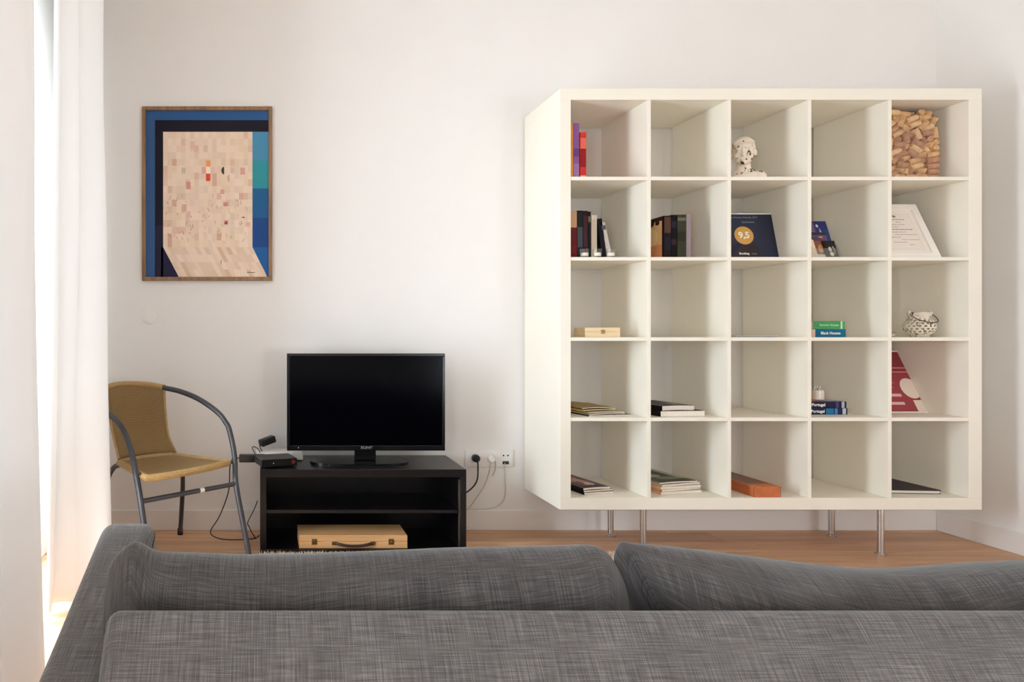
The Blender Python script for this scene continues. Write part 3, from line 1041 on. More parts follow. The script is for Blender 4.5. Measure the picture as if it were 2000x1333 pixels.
# ------------------------------------------------------------------ leaning frames
def leaning(name, label, cat, x0, x1, y, zb, hgt, lean, fw_, thick, fmat, prints, pm='gloss_print'):
    t = thing(name, label, cat, ((x0 + x1) / 2, y, zb), (-lean, 0, 0))
    hw = (x1 - x0) / 2
    m = MB()
    m.box(-hw, hw, 0, thick, 0, fw_, 0.001).box(-hw, hw, 0, thick, hgt - fw_, hgt, 0.001)
    m.box(-hw, -hw + fw_, 0, thick, fw_, hgt - fw_, 0.001).box(hw - fw_, hw, 0, thick, fw_, hgt - fw_, 0.001)
    m.build('frame', fmat, t, world=False)
    MB().box(-hw + fw_, hw - fw_, thick * .3, thick * .95, fw_, hgt - fw_).build('backing', M['white'], t, world=False)
    flat_print('print', t, prints, pm, thick * .3 - 0.0002, 0.0001)
    return t


# award plaque (row 2, column 3)
ax0, ax1 = cx[2] + 0.006, X(1529, 2.985)
aw = (ax1 - ax0) / 2
ah = 0.237
alean = 0.22
axc = (ax0 + ax1) / 2


def aloc(px, py):         # photo pixel to plaque-local x, z
    z = (Z(py, 2.985 + (500 - py) / 86 * 0.05) - r2) / math.cos(alean)
    return (px - 520) * (2.985 + (500 - py) / 86 * 0.05) / F - axc, z


cg = aloc(1455, 459)
rr = 0.0445
pls = [(rect(-aw + .005, aw - .005, .005, ah - .005), (46, 50, 68, 0)),
       ([(-aw + .005, .005), (aloc(1492, 499)[0], .005), (aloc(1478, 470)[0], ah * .38), (-aw + .005, ah * .36)], (52, 42, 44, 1)),  # brownish reflection painted into the lower left of the plate
       ([(cg[0] - .03, cg[1] - .03), (cg[0] - .005, cg[1] - .035), aloc(1430, 497), aloc(1429, 489)], (30, 34, 66, 2)),
       (ell(cg[0], cg[1], rr, rr, 36), (206, 158, 82, 3))]
aw_ = leaning('award_plaque', 'dark navy award plaque with a gold score circle, leaning in the middle cube', 'plaque', ax0, ax1, 2.985, r2, ah, alean, 0.006, 0.010, M['white'], pls)
wm = mat('white_lettering', (240, 236, 226), 0.5)
gm = mat('faded_lettering', (150, 148, 160), 0.5)
yq = 0.0022
lettering('9,5', 0.043, aw_, (cg[0], yq, cg[1]), wm, align='CENTER', bold=0.0012)
q = aloc(1481, 424)
lettering('Guest Review Awards 2017', 0.0128, aw_, (q[0], yq, q[1]), gm, align='RIGHT')
q = aloc(1475, 433)
lettering('Apartments', 0.0128, aw_, (q[0], yq, q[1]), gm, align='RIGHT')
q = aloc(1446, 494.5)
lettering('Booking', 0.0142, aw_, (q[0], yq, q[1]), wm, bold=0.0004)
lettering('.com', 0.0142, aw_, (q[0] + 0.0545, yq, q[1]), gm)

# white framed certificate (row 2, column 5)
wlean = 0.42
wx1 = X(1834, 2.90)
wx0 = cx[4] + 0.010
hw = (wx1 - wx0) / 2
wh = 0.292
pls = [(rect(-hw + .03, hw - .03, .03, wh - .03), (234, 226, 214, 0)), (rect(-hw + .050, hw - .050, .050, wh - .050), (206, 196, 186, 1)), (rect(-hw + .0512, hw - .0512, .0512, wh - .0512), (232, 222, 210, 2)),
       (ell(0.012, wh * .78, .008, .006, 14), (120, 110, 104, 3))]
lr = random.Random(5)
for i, (a, b) in enumerate(((-.03, .075), (0.03, .05), (-.02, .065), (-.04, .03), (-.01, .09), (-.02, .055), (0.0, .10), (-.05, .02), (.02, .10), (-.02, .04), (.045, .07))):
    a, b = a - .02, b - .02
    z = wh * .715 - i * .0135
    x = a
    while x < b:
        ww = lr.uniform(.004, .012)
        pls.append((rect(x, min(b, x + ww), z, z + (.0035 if i in (0, 4) else .0022)), (120, 114, 112, 3)))
        x += ww + .0022
leaning('framed_certificate', 'white framed certificate with lines of small print, leaning back in the rightmost cube', 'frame', wx0, wx1, 2.885, r2 + 0.0005, wh, wlean, 0.030, 0.024, M['white'], pls, 'print')

# red framed poster (row 4, column 5)
rlean = 0.478
rx1_ = X(1819, 3.01)
rx0_ = cx[4] + 0.008
hw = (rx1_ - rx0_) / 2
rh = 0.322


def rloc(px, py):
    s = (805 - py) / 120.0
    D_ = 3.01 + 0.148 * s
    return (px - 520) * D_ / F - (rx0_ + rx1_) / 2, max(0.0, (Z(py, D_) - r4) / math.cos(rlean))


red = (156, 68, 74)
cr = (232, 216, 198)
pls = [(rect(-hw + .006, hw - .006, .006, rh - .006), (*red, 0)), (rect(-hw + .006, hw - .006, rh * .62, rh - .006), (142, 58, 64, 1))]
for y0_, x1_ in ((718, 1767), (726, 1770)):
    a, b = rloc(1700, y0_ + 1.5)
    pls.append((rect(-hw + .05, rloc(x1_, y0_)[0], b, b + .007), (206, 130, 126, 2)))
for y0_, x1_ in ((771, 1759), (787, 1766)):
    b = rloc(1740, y0_)[1]
    pls.append((rect(-hw + .02, rloc(x1_, y0_)[0], b - .008, b + .006), (222, 184, 172, 2)))
for y0_ in (748, 757):
    b = rloc(1740, y0_)[1]
    pls.append((rect(-hw + .02, rloc(1745, y0_)[0], b, b + .004), (196, 120, 116, 2)))
e = rloc(1776, 758)
pls.append((ell(e[0], e[1], .044, .052, 30), (*cr, 3)))
a, b = rloc(1782, 781), rloc(1790, 803)
pls.append((rect(a[0], hw - .006, .006, a[1]), (*cr, 3)))
leaning('framed_poster', 'dark red framed poster with pale ovals, leaning in the rightmost cube', 'frame', rx0_, rx1_, 3.005, r4 + 0.0004, rh, rlean, 0.006, 0.010, M['white'], pls)

# ------------------------------------------------------------------ brochures (row 2, column 4)
hl = 0.33
hx1 = X(1645, 2.955)
hx0 = cx[3] + 0.012
hold = thing('brochure_holder', 'clear acrylic leaflet holder leaning in the cube beside the dark plaque', 'holder', ((hx0 + hx1) / 2, 2.955, r2 + 0.0005), (-hl, 0, 0))
hw = (hx1 - hx0) / 2
MB().box(-hw, hw, 0.030, 0.033, 0, 0.215, 0.0005).build('back_plate', M['acrylic'], hold, world=False)
MB().box(-hw, hw, -0.003, 0.0, 0, 0.06, 0.0005).build('front_lip', M['acrylic'], hold, world=False)
MB().box(-hw, hw, 0.0, 0.030, 0, 0.003).build('base_plate', M['acrylic'], hold, world=False)
MB().box(hw - 0.003, hw, 0.0, 0.030, 0.003, 0.08).build('side_wall', M['acrylic'], hold, world=False)
hm = Matrix.Translation(hold.location) @ Matrix.Rotation(-hl, 4, 'X')


def leaflet(label, cat, x0, x1, yl, zl0, zl1, prints, side=(120, 110, 100)):
    p = hm @ Vector((x0, yl, zl0))
    t = thing('leaflet', label, cat, p, (-hl, 0, 0), 'leaflets in the acrylic holder')
    MB().box(0, x1 - x0, 0, 0.003, 0, zl1 - zl0).build('paper_stack', colmat(side), t, world=False)
    flat_print('front_print', t, prints(x1 - x0, zl1 - zl0), 'gloss_print', -0.0002, 0.0001)


xr = X(1617, 3.03) - hold.location.x
leaflet('blue violet leaflet at the back of the holder, tallest one', 'leaflet', xr - 0.105, xr, 0.022, 0.004, 0.212, lambda w_, h_: [
    (rect(0, w_, 0, h_), (70, 62, 104, 0)), (rect(w_ * .45, w_, h_ * .4, h_), (44, 52, 104, 1)), (rect(w_ * .78, w_, h_ * .3, h_ * .8), (36, 66, 116, 2)), (ell(w_ * .55, h_ * .88, .006, .008), (196, 196, 210, 3)),
    ([(w_ * .6, h_ * .72), (w_ * .68, h_ * .72), (w_ * .62, h_ * .83)], (180, 190, 205, 3)), (rect(0, w_ * .4, h_ * .6, h_), (110, 92, 122, 1))], (54, 60, 96))
leaflet('mauve leaflet with a brown edge, in front of the blue one', 'leaflet', xr - 0.125, xr - 0.022, 0.016, 0.004, 0.150, lambda w_, h_: [
    (rect(0, w_, 0, h_), (104, 76, 104, 0)), (rect(0, w_, h_ * .9, h_), (58, 44, 60, 1)), (rect(w_ * .3, w_ * .7, h_ * .55, h_ * .85), (76, 60, 88, 2)), (ell(w_ * .72, h_ * .83, .01, .004), (190, 150, 130, 3))], (84, 62, 80))
leaflet('brown picture leaflet between the cream and black cards', 'leaflet', X(1585, 2.98) - hold.location.x, X(1614, 2.975) - hold.location.x, 0.010, 0.004, 0.104, lambda w_, h_: [
    (rect(0, w_, 0, h_), (128, 78, 62, 0)), (rect(0, w_, 0, h_ * .3), (222, 206, 192, 1)), (rect(0, w_, 0, h_ * .12), (86, 66, 52, 2)), (ell(w_ * .75, h_ * .6, .013, .02), (186, 124, 66, 2)), (ell(w_ * .7, h_ * .48, .008, .01), (206, 156, 90, 3))], (110, 70, 60))
leaflet('cream card at the left of the front row of leaflets', 'leaflet', -hw + 0.004, X(1598, 2.965) - hold.location.x, 0.004, 0.004, 0.106, lambda w_, h_: [
    (rect(0, w_, 0, h_), (236, 212, 188, 0)), (ell(w_ * .85, h_ * .6, .006, .004), (232, 160, 140, 1)), (rect(w_ * .7, w_ * .95, h_ * .3, h_ * .33), (226, 190, 160, 1))], (226, 204, 180))
leaflet('black card with a white curling motif at the right of the front row', 'leaflet', X(1613, 2.97) - hold.location.x, X(1637, 2.97) - hold.location.x, 0.004, 0.004, 0.100, lambda w_, h_: [
    (rect(0, w_, 0, h_), (34, 30, 30, 0)), (rect(0, w_ * .22, 0, h_), (16, 10, 14, 1)), (ell(w_ * .5, h_ * .30, .009, .011), (226, 212, 196, 2)), (ell(w_ * .45, h_ * .55, .007, .012), (206, 198, 186, 2)), (ell(w_ * .72, h_ * .5, .006, .02), (150, 148, 144, 2)), (ell(w_ * .66, h_ * .48, .005, .014), (34, 30, 30, 3))], (30, 26, 26))

# ------------------------------------------------------------------ row 3
Dw = 2.862
wx0_, wx1_ = X(1143, Dw), X(1211.5, Dw)
wb = thing('wooden_box', 'small pale wooden box with a metal clasp in the left cube of the third row', 'box', ((wx0_ + wx1_) / 2, Dw, r3))
MB().box(wx0_, wx1_, Dw, Dw + 0.105, r3, r3 + 0.024, 0.001).build('box_body', M['boxwood'], wb)
MB().box(wx0_, wx1_, Dw, Dw + 0.105, r3 + 0.0246, r3 + 0.043, 0.001).build('lid', M['boxwood'], wb)
xx = X(1177.5, Dw)
o = MB().box(xx - 0.009, xx + 0.009, Dw - 0.002, Dw, r3 + 0.016, r3 + 0.023, 0.0006).box(xx - 0.009, xx + 0.009, Dw - 0.002, Dw, r3 + 0.026, r3 + 0.033, 0.0006).build('clasp', M['brass'], wb)
MB().tube([(xx, Dw - 0.003, r3 + 0.018), (xx, Dw - 0.0035, r3 + 0.031)], 0.0016, 6).build('hook', M['brass'], o)

for i, (lb, x0, x1, y0_, rz, c) in enumerate((('thin grey white leaflet lying under another in the empty middle cube', 1432, 1512, 2.86, 0.05, (188, 182, 178)), ('thin white leaflet lying on top of a grey one in the middle cube', 1440, 1520, 2.875, -0.06, (226, 220, 212)))):
    a, b = X(x0, 2.87), X(x1, 2.87)
    t = thing('leaflet', lb, 'leaflet', ((a + b) / 2, y0_, r3 + i * 0.0032), (0, 0, rz), 'leaflets in the middle cube')
    MB().box(-(b - a) / 2, (b - a) / 2, 0, 0.14, 0, 0.003).build('paper_stack', colmat(c), t, world=False)
    flat_print('edge_print', t, [(rect(-(b - a) / 2, (b - a) / 2, 0, 0.0015), (120, 116, 120, 0))], 'print', -0.0002)

D = 2.868
sg = 'books lying in the fourth cube of the third row'


def lie(label, p0, p1, D, zb, th, depth, col, bands, group, rz=0.0, name='book', soft=False):
    a, b = X(p0, D), X(p1, D)
    return book(label, ((a + b) / 2, D, zb), th, depth, b - a, col, (0, 0, rz), True, group, bands, soft=soft)


th = 15.8 * D / F
b1 = lie('teal blue book with white spine title under the green one', 1566, 1652.5, D, r3, th, 0.15, (30, 98, 128), [(0.0, 0.30, (206, 176, 156)), (0.12, 0.20, (60, 40, 40))], sg, 0.02)
lettering('Black Houses', 0.0165, b1, (0.030, -0.0006, th * .5), wm, align='CENTER', bold=0.0003)
b2 = lie('bright green book on top of the teal blue one', 1566, 1649.5, D + 0.003, r3 + th + 0.0004, th * .98, 0.145, (72, 150, 96), [(0.0, 0.26, (196, 150, 130)), (0.90, 0.94, (190, 220, 180))], sg, -0.02)
lettering('Summer Houses', 0.0125, b2, (0.026, -0.0006, th * .5), mat('pale_green_lettering', (190, 226, 150), 0.5), align='CENTER', bold=0.0002)

# openwork pot
Dp = 2.97
pc = Vector((X(1796, Dp), Dp, r3 + 0.0003))
pot = thing('openwork_pot', 'white openwork ceramic pot with a wire handle in the rightmost cube', 'pot', pc)


def openwork():
    bm = bmesh.new()
    prof = [(0.046, 0.000), (0.049, 0.002), (0.047, 0.010)]
    nb = 18
    z0_, z1_ = 0.010, 0.088
    for i in range(nb + 1):
        t = i / nb
        z = z0_ + (z1_ - z0_) * t
        r = 0.047 + (0.0795 - 0.047) * math.sin(PI * min(1, (t * 0.98 + 0.02)) ** 0.92) ** 0.72 if t < 1 else 0.052
        r = max(r, 0.050 + 0.002 * t) if t > 0.85 else r
        prof.append((r, z + 0.001))
    n0 = len(prof)
    prof += [(0.054, 0.096), (0.060, 0.106), (0.063, 0.112), (0.061, 0.114)]
    n = 72
    rings = []
    for ri, (r, z) in enumerate(prof):
        ring = []
        for kk in range(n):
            a = 2 * PI * kk / n
            zz = z
            if ri >= len(prof) - 3:
                zz += 0.0014 * math.cos(6 * a)
            ring.append(bm.verts.new((r * math.cos(a), r * math.sin(a), zz)))
        rings.append(ring)
    for ri in range(len(rings) - 1):
        for kk in range(n):
            if 5 <= ri < n0 - 3:
                row = (ri - 5) // 3
                if (ri - 5) % 3 < 2 and (kk + (row % 2) * 2) % 4 < 2 and ri < 19:
                    continue
            bm.faces.new((rings[ri][kk], rings[ri][(kk + 1) % n], rings[ri + 1][(kk + 1) % n], rings[ri + 1][kk]))
    bm.faces.new(rings[0][::-1])
    me = bpy.data.meshes.new('pot_body')
    bmesh.ops.recalc_face_normals(bm, faces=bm.faces)
    bm.to_mesh(me)
    bm.free()
    me.materials.append(M['pot'])
    o = bpy.data.objects.new('pot_body', me)
    COL.objects.link(o)
    o.modifiers.new('s', 'SOLIDIFY').thickness = 0.0035
    evaluated(o, 'pot_body', M['pot'])
    return o


ob = openwork()
ob.parent = pot
pot.scale = (0.71, 0.71, 1.0)
for sg_ in (-1, 1):
    MB().tube([(sg_ * 0.058, 0, 0.100), (sg_ * 0.068, 0, 0.106), (sg_ * 0.069, 0, 0.114), (sg_ * 0.062, 0, 0.116)], 0.0045, 8, smooth=4).build('ear', M['pot'], pot, world=False)
MB().tube([(0.066, -0.002, 0.108), (0.074, -0.02, 0.098), (0.070, -0.045, 0.082), (0.045, -0.072, 0.070), (0.0, -0.086, 0.066), (-0.045, -0.072, 0.072), (-0.066, -0.045, 0.084), (-0.073, -0.02, 0.098), (-0.066, -0.002, 0.108)], 0.0018, 6, smooth=6).build('wire_handle', mat('dark_wire', (62, 46, 32), 0.5, 0.6), pot, world=False)

# small glass at the left of that cube
gx_ = X(1741.5, 2.95)
gl = thing('glass_cup', 'small clear glass cup half hidden behind the partition left of the openwork pot', 'glass', (gx_ - 0.005, 2.95, r3))
MB().lathe([(0.016, 0), (0.017, 0.002), (0.019, 0.026), (0.0178, 0.026), (0.0155, 0.004), (0.001, 0.003)], (gx_ - 0.005, 2.95, r3), 18, capt=False).build('cup_wall', M['cup'], gl)
MB().lathe([(0.0145, 0.0045), (0.0155, 0.014), (0.012, 0.0145)], (gx_ - 0.005, 2.95, r3), 16).build('candle', M['wax'], gl)


# ------------------------------------------------------------------ magazines
def magazine(label, p0, p1, D, zb, th, depth, cover, rz, group, spine=None, prints=None, sag=0.0, side='left', name='magazine', cat='magazine'):
    """lying flat with a page edge to the front and the spine at the left"""
    a, b = X(p0, D), X(p1, D)
    wd = b - a
    t = thing(name, label, cat, (a, D, zb), (0, 0, rz), group)
    n = 10

    def sheet(x0, x1, z0, z1, m, nm):
        rows_ = []
        for i in range(n + 1):
            u = i / n
            x = x0 + (x1 - x0) * u
            lift = sag * math.sin(PI * min(1, u * 1.1)) * 1.0
            rows_.append([(x, 0.0, z0 + lift * 0.6), (x, depth, z0 + lift), (x, depth, z1 + lift), (x, 0.0, z1 + lift * 0.6)])
        g = MB()
        g.grid(rows_, closed_v=True, cap=True)
        return g.build(nm, m, t, world=False)
    sheet(0.0012, wd, 0.0006, th - 0.0006, M['paper'], 'pages')
    sheet(0, wd + 0.0005, th - 0.0006, th, colmat(cover), 'front_cover')
    sheet(0, wd + 0.0005, 0, 0.0006, colmat(cover), 'back_cover')
    MB().box(-0.0004, 0.0012, 0, depth, 0, th).build('spine', colmat(spine or cover), t, world=False)
    if prints:
        me_polys = prints(wd, depth)
        o = flat_print('cover_print', t, [([(x, z) for x, z in p], c) for p, c in me_polys], 'gloss_print', 0, 0.0001)
        for v in o.data.vertices:       # lay it on the cover, bent like the sheet
            x, y, z = v.co
            u = min(1, max(0, x / wd))
            lift = sag * math.sin(PI * min(1, u * 1.1)) * (0.6 + 0.4 * z / depth)
            v.co = (x, z, th + lift + 0.0003 - y)
    return t


gA = 'yellow magazines in the left cube of the fourth row'
magazine('black backed magazine at the bottom of the loose yellow pile', 1150, 1244, 2.872, r4, 0.0045, 0.27, (60, 48, 36), 0.16, gA, (30, 24, 20))
magazine('white magazine second from the bottom of the yellow pile', 1152, 1232, 2.880, r4 + 0.0048, 0.004, 0.25, (214, 200, 170), 0.22, gA, sag=0.003)
magazine('yellow olive magazine in the middle of its pile', 1148, 1226, 2.886, r4 + 0.0118, 0.004, 0.25, (186, 166, 96), 0.14, gA, sag=0.004)
magazine('yellow magazine with curling cover, second from the top', 1140, 1212, 2.900, r4 + 0.0200, 0.004, 0.24, (204, 182, 108), 0.24, gA, sag=0.004)
magazine('brown and gold magazine on top of the yellow pile', 1136, 1206, 2.910, r4 + 0.0285, 0.004, 0.22, (150, 122, 74), 0.10, gA, sag=0.006,
         prints=lambda w_, d_: [(rect(0.01, w_ * .9, 0.01, d_ * .5), (196, 170, 106, 0)), (rect(w_ * .3, w_ * .8, d_ * .55, d_ * .9), (96, 76, 52, 1))])

gB = 'thick magazines in the second cube of the fourth row'
magazine('thick white edged catalogue with a black spine, under a thinner one', 1290, 1383, 2.862, r4, 0.0245, 0.27, (40, 34, 36), 0.10, gB, (26, 18, 18), name='catalogue', cat='catalogue')
magazine('dark covered catalogue lying on a thicker white edged one', 1293, 1364, 2.872, r4 + 0.0249, 0.021, 0.24, (74, 66, 66), 0.16, gB, (24, 16, 16), name='catalogue', cat='catalogue', sag=0.003,
         prints=lambda w_, d_: [(rect(0.0, w_, 0.0, d_), (84, 76, 76, 0)), (rect(0.01, w_ * .9, d_ * .5, d_ * .95), (58, 52, 52, 1)), (rect(w_ * .55, w_, d_ * .15, d_ * .45), (112, 102, 98, 1))])

gC = 'magazines in the bottom left cube'
magazine('magazine with a black spine at the bottom of the bottom left stack', 1141, 1208, 2.884, r5, 0.0095, 0.26, (40, 32, 34), 0.22, gC, (22, 18, 20))
magazine('white edged magazine in the middle of the bottom left stack', 1140, 1206, 2.887, r5 + 0.0099, 0.0085, 0.26, (34, 28, 30), 0.25, gC, (26, 20, 22))
magazine('magazine with a pink and brown picture cover on the bottom left stack', 1139, 1200, 2.890, r5 + 0.0188, 0.0095, 0.26, (92, 66, 66), 0.23, gC, (30, 24, 26), sag=0.003,
         prints=lambda w_, d_: [(rect(0, w_, 0, d_), (98, 66, 66, 0)), (ell(w_ * .45, d_ * .45, w_ * .32, d_ * .3), (186, 132, 116, 1)), (ell(w_ * .6, d_ * .25, w_ * .16, d_ * .1), (222, 202, 200, 2)), (rect(w_ * .78, w_, 0, d_ * .5), (70, 62, 92, 1)), (ell(w_ * .25, d_ * .3, w_ * .12, d_ * .14), (66, 38, 40, 2)), (ell(w_ * .5, d_ * .75, w_ * .3, d_ * .12), (140, 88, 80, 2))])

gD = 'magazines in the second cube of the bottom row'
hh_ = 0.0
specs = [(0.0115, (206, 196, 180), 0.20, 'magazine at the very bottom of the tall stack', (222, 178, 140)),
         (0.0100, (212, 150, 110), 0.26, 'magazine with an orange spine low in the tall stack', (226, 160, 116)),
         (0.0105, (196, 186, 172), 0.21, 'magazine with a cream spine halfway up the tall stack', (230, 196, 160)),
         (0.0095, (184, 176, 160), 0.27, 'magazine second from the top of the tall stack', (222, 190, 158))]
for i, (t_, c, rz, lb, spn) in enumerate(specs):
    magazine(lb, 1291 + (i % 2) * 2, 1384 + (i % 2) * 3, 2.886 + 0.003 * i, r5 + hh_, t_, 0.28, c, rz, gD, spn)
    hh_ += t_ + 0.0004
magazine('magazine with a dark green landscape cover on top of the tall stack', 1288, 1377, 2.90, r5 + hh_ + 0.0006, 0.007, 0.27, (84, 84, 70), 0.22, gD, (190, 170, 150), sag=0.003,
         prints=lambda w_, d_: [(rect(0, w_, 0, d_), (78, 78, 64, 0)), (rect(0, w_, d_ * .62, d_), (58, 60, 46, 1)), (ell(w_ * .3, d_ * .45, w_ * .25, d_ * .12), (164, 162, 146, 2)), (rect(w_ * .82, w_, d_ * .2, d_), (170, 176, 150, 1)), (ell(w_ * .55, d_ * .25, w_ * .3, d_ * .1), (110, 112, 96, 2))])

# long wooden box (bottom row, column 3)
Dx = 2.842
bx0, bx1 = X(1472.5, Dx), X(1525, Dx)
lb = thing('long_wooden_box', 'long reddish brown wooden box with a dark sliding lid in the bottom row', 'box', ((bx0 + bx1) / 2, Dx, r5), (0, 0, 0))
m = MB()
hb_ = 0.048
m.box(bx0, bx1, Dx, Dx + 0.012, r5, r5 + hb_, 0.0008).build('end_panel', M['cedar'], lb)
MB().box(bx0, bx1, Dx + 0.323, Dx + 0.335, r5, r5 + hb_, 0.0008).build('end_panel', M['cedar'], lb)
MB().box(bx0, bx0 + 0.010, Dx + 0.0125, Dx + 0.3225, r5, r5 + hb_, 0.0008).build('side_board', M['cedar'], lb)
MB().box(bx1 - 0.010, bx1, Dx + 0.0125, Dx + 0.3225, r5, r5 + hb_, 0.0008).build('side_board', M['cedar'], lb)
MB().box(bx0 + 0.010, bx1 - 0.010, Dx + 0.0125, Dx + 0.3225, r5, r5 + 0.008).build('base_board', M['cedar'], lb)
MB().box(bx0 + 0.0105, bx1 - 0.0105, Dx + 0.055, Dx + 0.322, r5 + hb_ - 0.008, r5 + hb_ - 0.002, 0.0008).build('lid', M['brownlid'], lb)
MB().box(bx0 + 0.0105, bx1 - 0.0105, Dx + 0.0125, Dx + 0.054, r5 + hb_ - 0.008, r5 + hb_ - 0.001, 0.0008).build('end_cap', M['cedar'], lb)
for i in range(5):
    for s, xx in ((0, bx0), (1, bx1)):
        MB().box(xx - 0.0006 + (0 if s == 0 else -0.0030), xx + 0.0036 + (0 if s == 0 else -0.0030), Dx - 0.0006, Dx + 0.003, r5 + 0.004 + i * 0.009, r5 + 0.008 + i * 0.009).build('joint_pin', M['brownlid'], lb)

# guide books + candle (row 4, column 4)
D = 2.937
gp = 'guide books in the fourth cube of the fourth row'
th = 12.4 * D / F
b1 = lie('navy travel guide with a bright blue spine panel, lowest of the two', 1560, 1655, D, r4, th, 0.13, (36, 40, 66), [(0.56, 0.72, (34, 110, 160)), (0.74, 0.80, (70, 120, 176)), (0.9, 0.97, (190, 190, 200))], gp)
lettering('Portugal', 0.0185, b1, (X(1584, D) - b1.location.x, -0.0006, th * .5), wm, bold=0.0005)
b2 = lie('navy travel guide under the candle with a red and blue cover', 1560, 1653, D + 0.002, r4 + th + 0.0005, th * 1.02, 0.13, (38, 34, 62), [(0.78, 0.84, (72, 66, 110)), (0.9, 0.96, (180, 180, 196))], gp)
lettering('Portugal', 0.0185, b2, (X(1586, D) - b2.location.x, -0.0006, th * .5), wm, bold=0.0005)
topz = th * 1.02
cp = flat_print('cover_print', b2, [(rect(-.1, .105, .002, .128), (150, 160, 180, 0)), (rect(-.1, .0, .002, .128), (196, 62, 46, 1)), (rect(.02, .105, .002, .03), (96, 130, 170, 1)), (ell(-0.035, .04, .02, .03), (236, 150, 80, 2))], 'gloss_print', 0, 0.0001)
cp.rotation_euler = (-PI / 2, 0, 0)
for v in cp.data.vertices:
    v.co.z = -v.co.z
cp.location = (0, 0, topz + 0.0004)
cp.rotation_euler = (0, 0, 0)
for v in cp.data.vertices:
    x, y, z = v.co
    v.co = (x, -z, -y)
ctop = r4 + th + 0.0005 + th * 1.02 + 0.0012
Dc = 2.985
ccx = X(1596.5, Dc)
cd = thing('glass_candle', 'white candle in a clear glass standing on the two travel guides', 'candle', (ccx, Dc, ctop))
rc = 11.3 * Dc / F
hc_ = 0.066
MB().lathe([(rc * .95, 0), (rc, 0.003), (rc, hc_), (rc * .94, hc_), (rc * .93, 0.005), (0.002, 0.004)], (ccx, Dc, ctop), 28, capt=False).build('glass_jar', M['cup'], cd)
cw_ = MB().lathe([(rc * .92, 0.0055), (rc * .92, 0.047), (rc * .85, 0.048), (0.004, 0.046)], (ccx, Dc, ctop), 28).build('wax', M['wax'], cd)
MB().tube([(ccx, Dc, ctop + 0.046), (ccx, Dc, ctop + 0.055)], 0.001, 5).build('wick', M['black'], cw_)

# dark folder (bottom row, column 5)
fo = thing('folder', 'dark grey brown folder lying flat in the bottom right cube', 'folder', (X(1741, 2.90) - 0.035, 2.905, r5), (0, 0, -0.02))
wdf = X(1837, 2.90) - X(1741, 2.90) + 0.035
fm_ = colmat((70, 60, 60), 0.6)


def sheetbox(x0, x1, y0, y1, z0, z1):
    r_ = []
    for i in range(9):
        u = i / 8
        yy = y0 + 0.018 * (1 - u) * (1 if u < 1 else 0) * 0
        wv_ = 0.004 * math.sin(u * 4.0)
        r_.append([(x0 + (x1 - x0) * u, y0 - 0.012 * u + 0.010, z0), (x0 + (x1 - x0) * u, y1, z0), (x0 + (x1 - x0) * u, y1, z1), (x0 + (x1 - x0) * u, y0 - 0.012 * u + 0.010, z1)])
    return r_


MB().grid(sheetbox(0, wdf, 0, 0.29, 0, 0.0025), closed_v=True, cap=True).build('back_cover', fm_, fo, world=False)
MB().grid(sheetbox(0.003, wdf - 0.004, 0.002, 0.288, 0.0026, 0.0135), closed_v=True, cap=True).build('pages', M['paper'], fo, world=False)
MB().grid(sheetbox(0, wdf, 0, 0.29, 0.0136, 0.018), closed_v=True, cap=True).build('front_cover', fm_, fo, world=False)


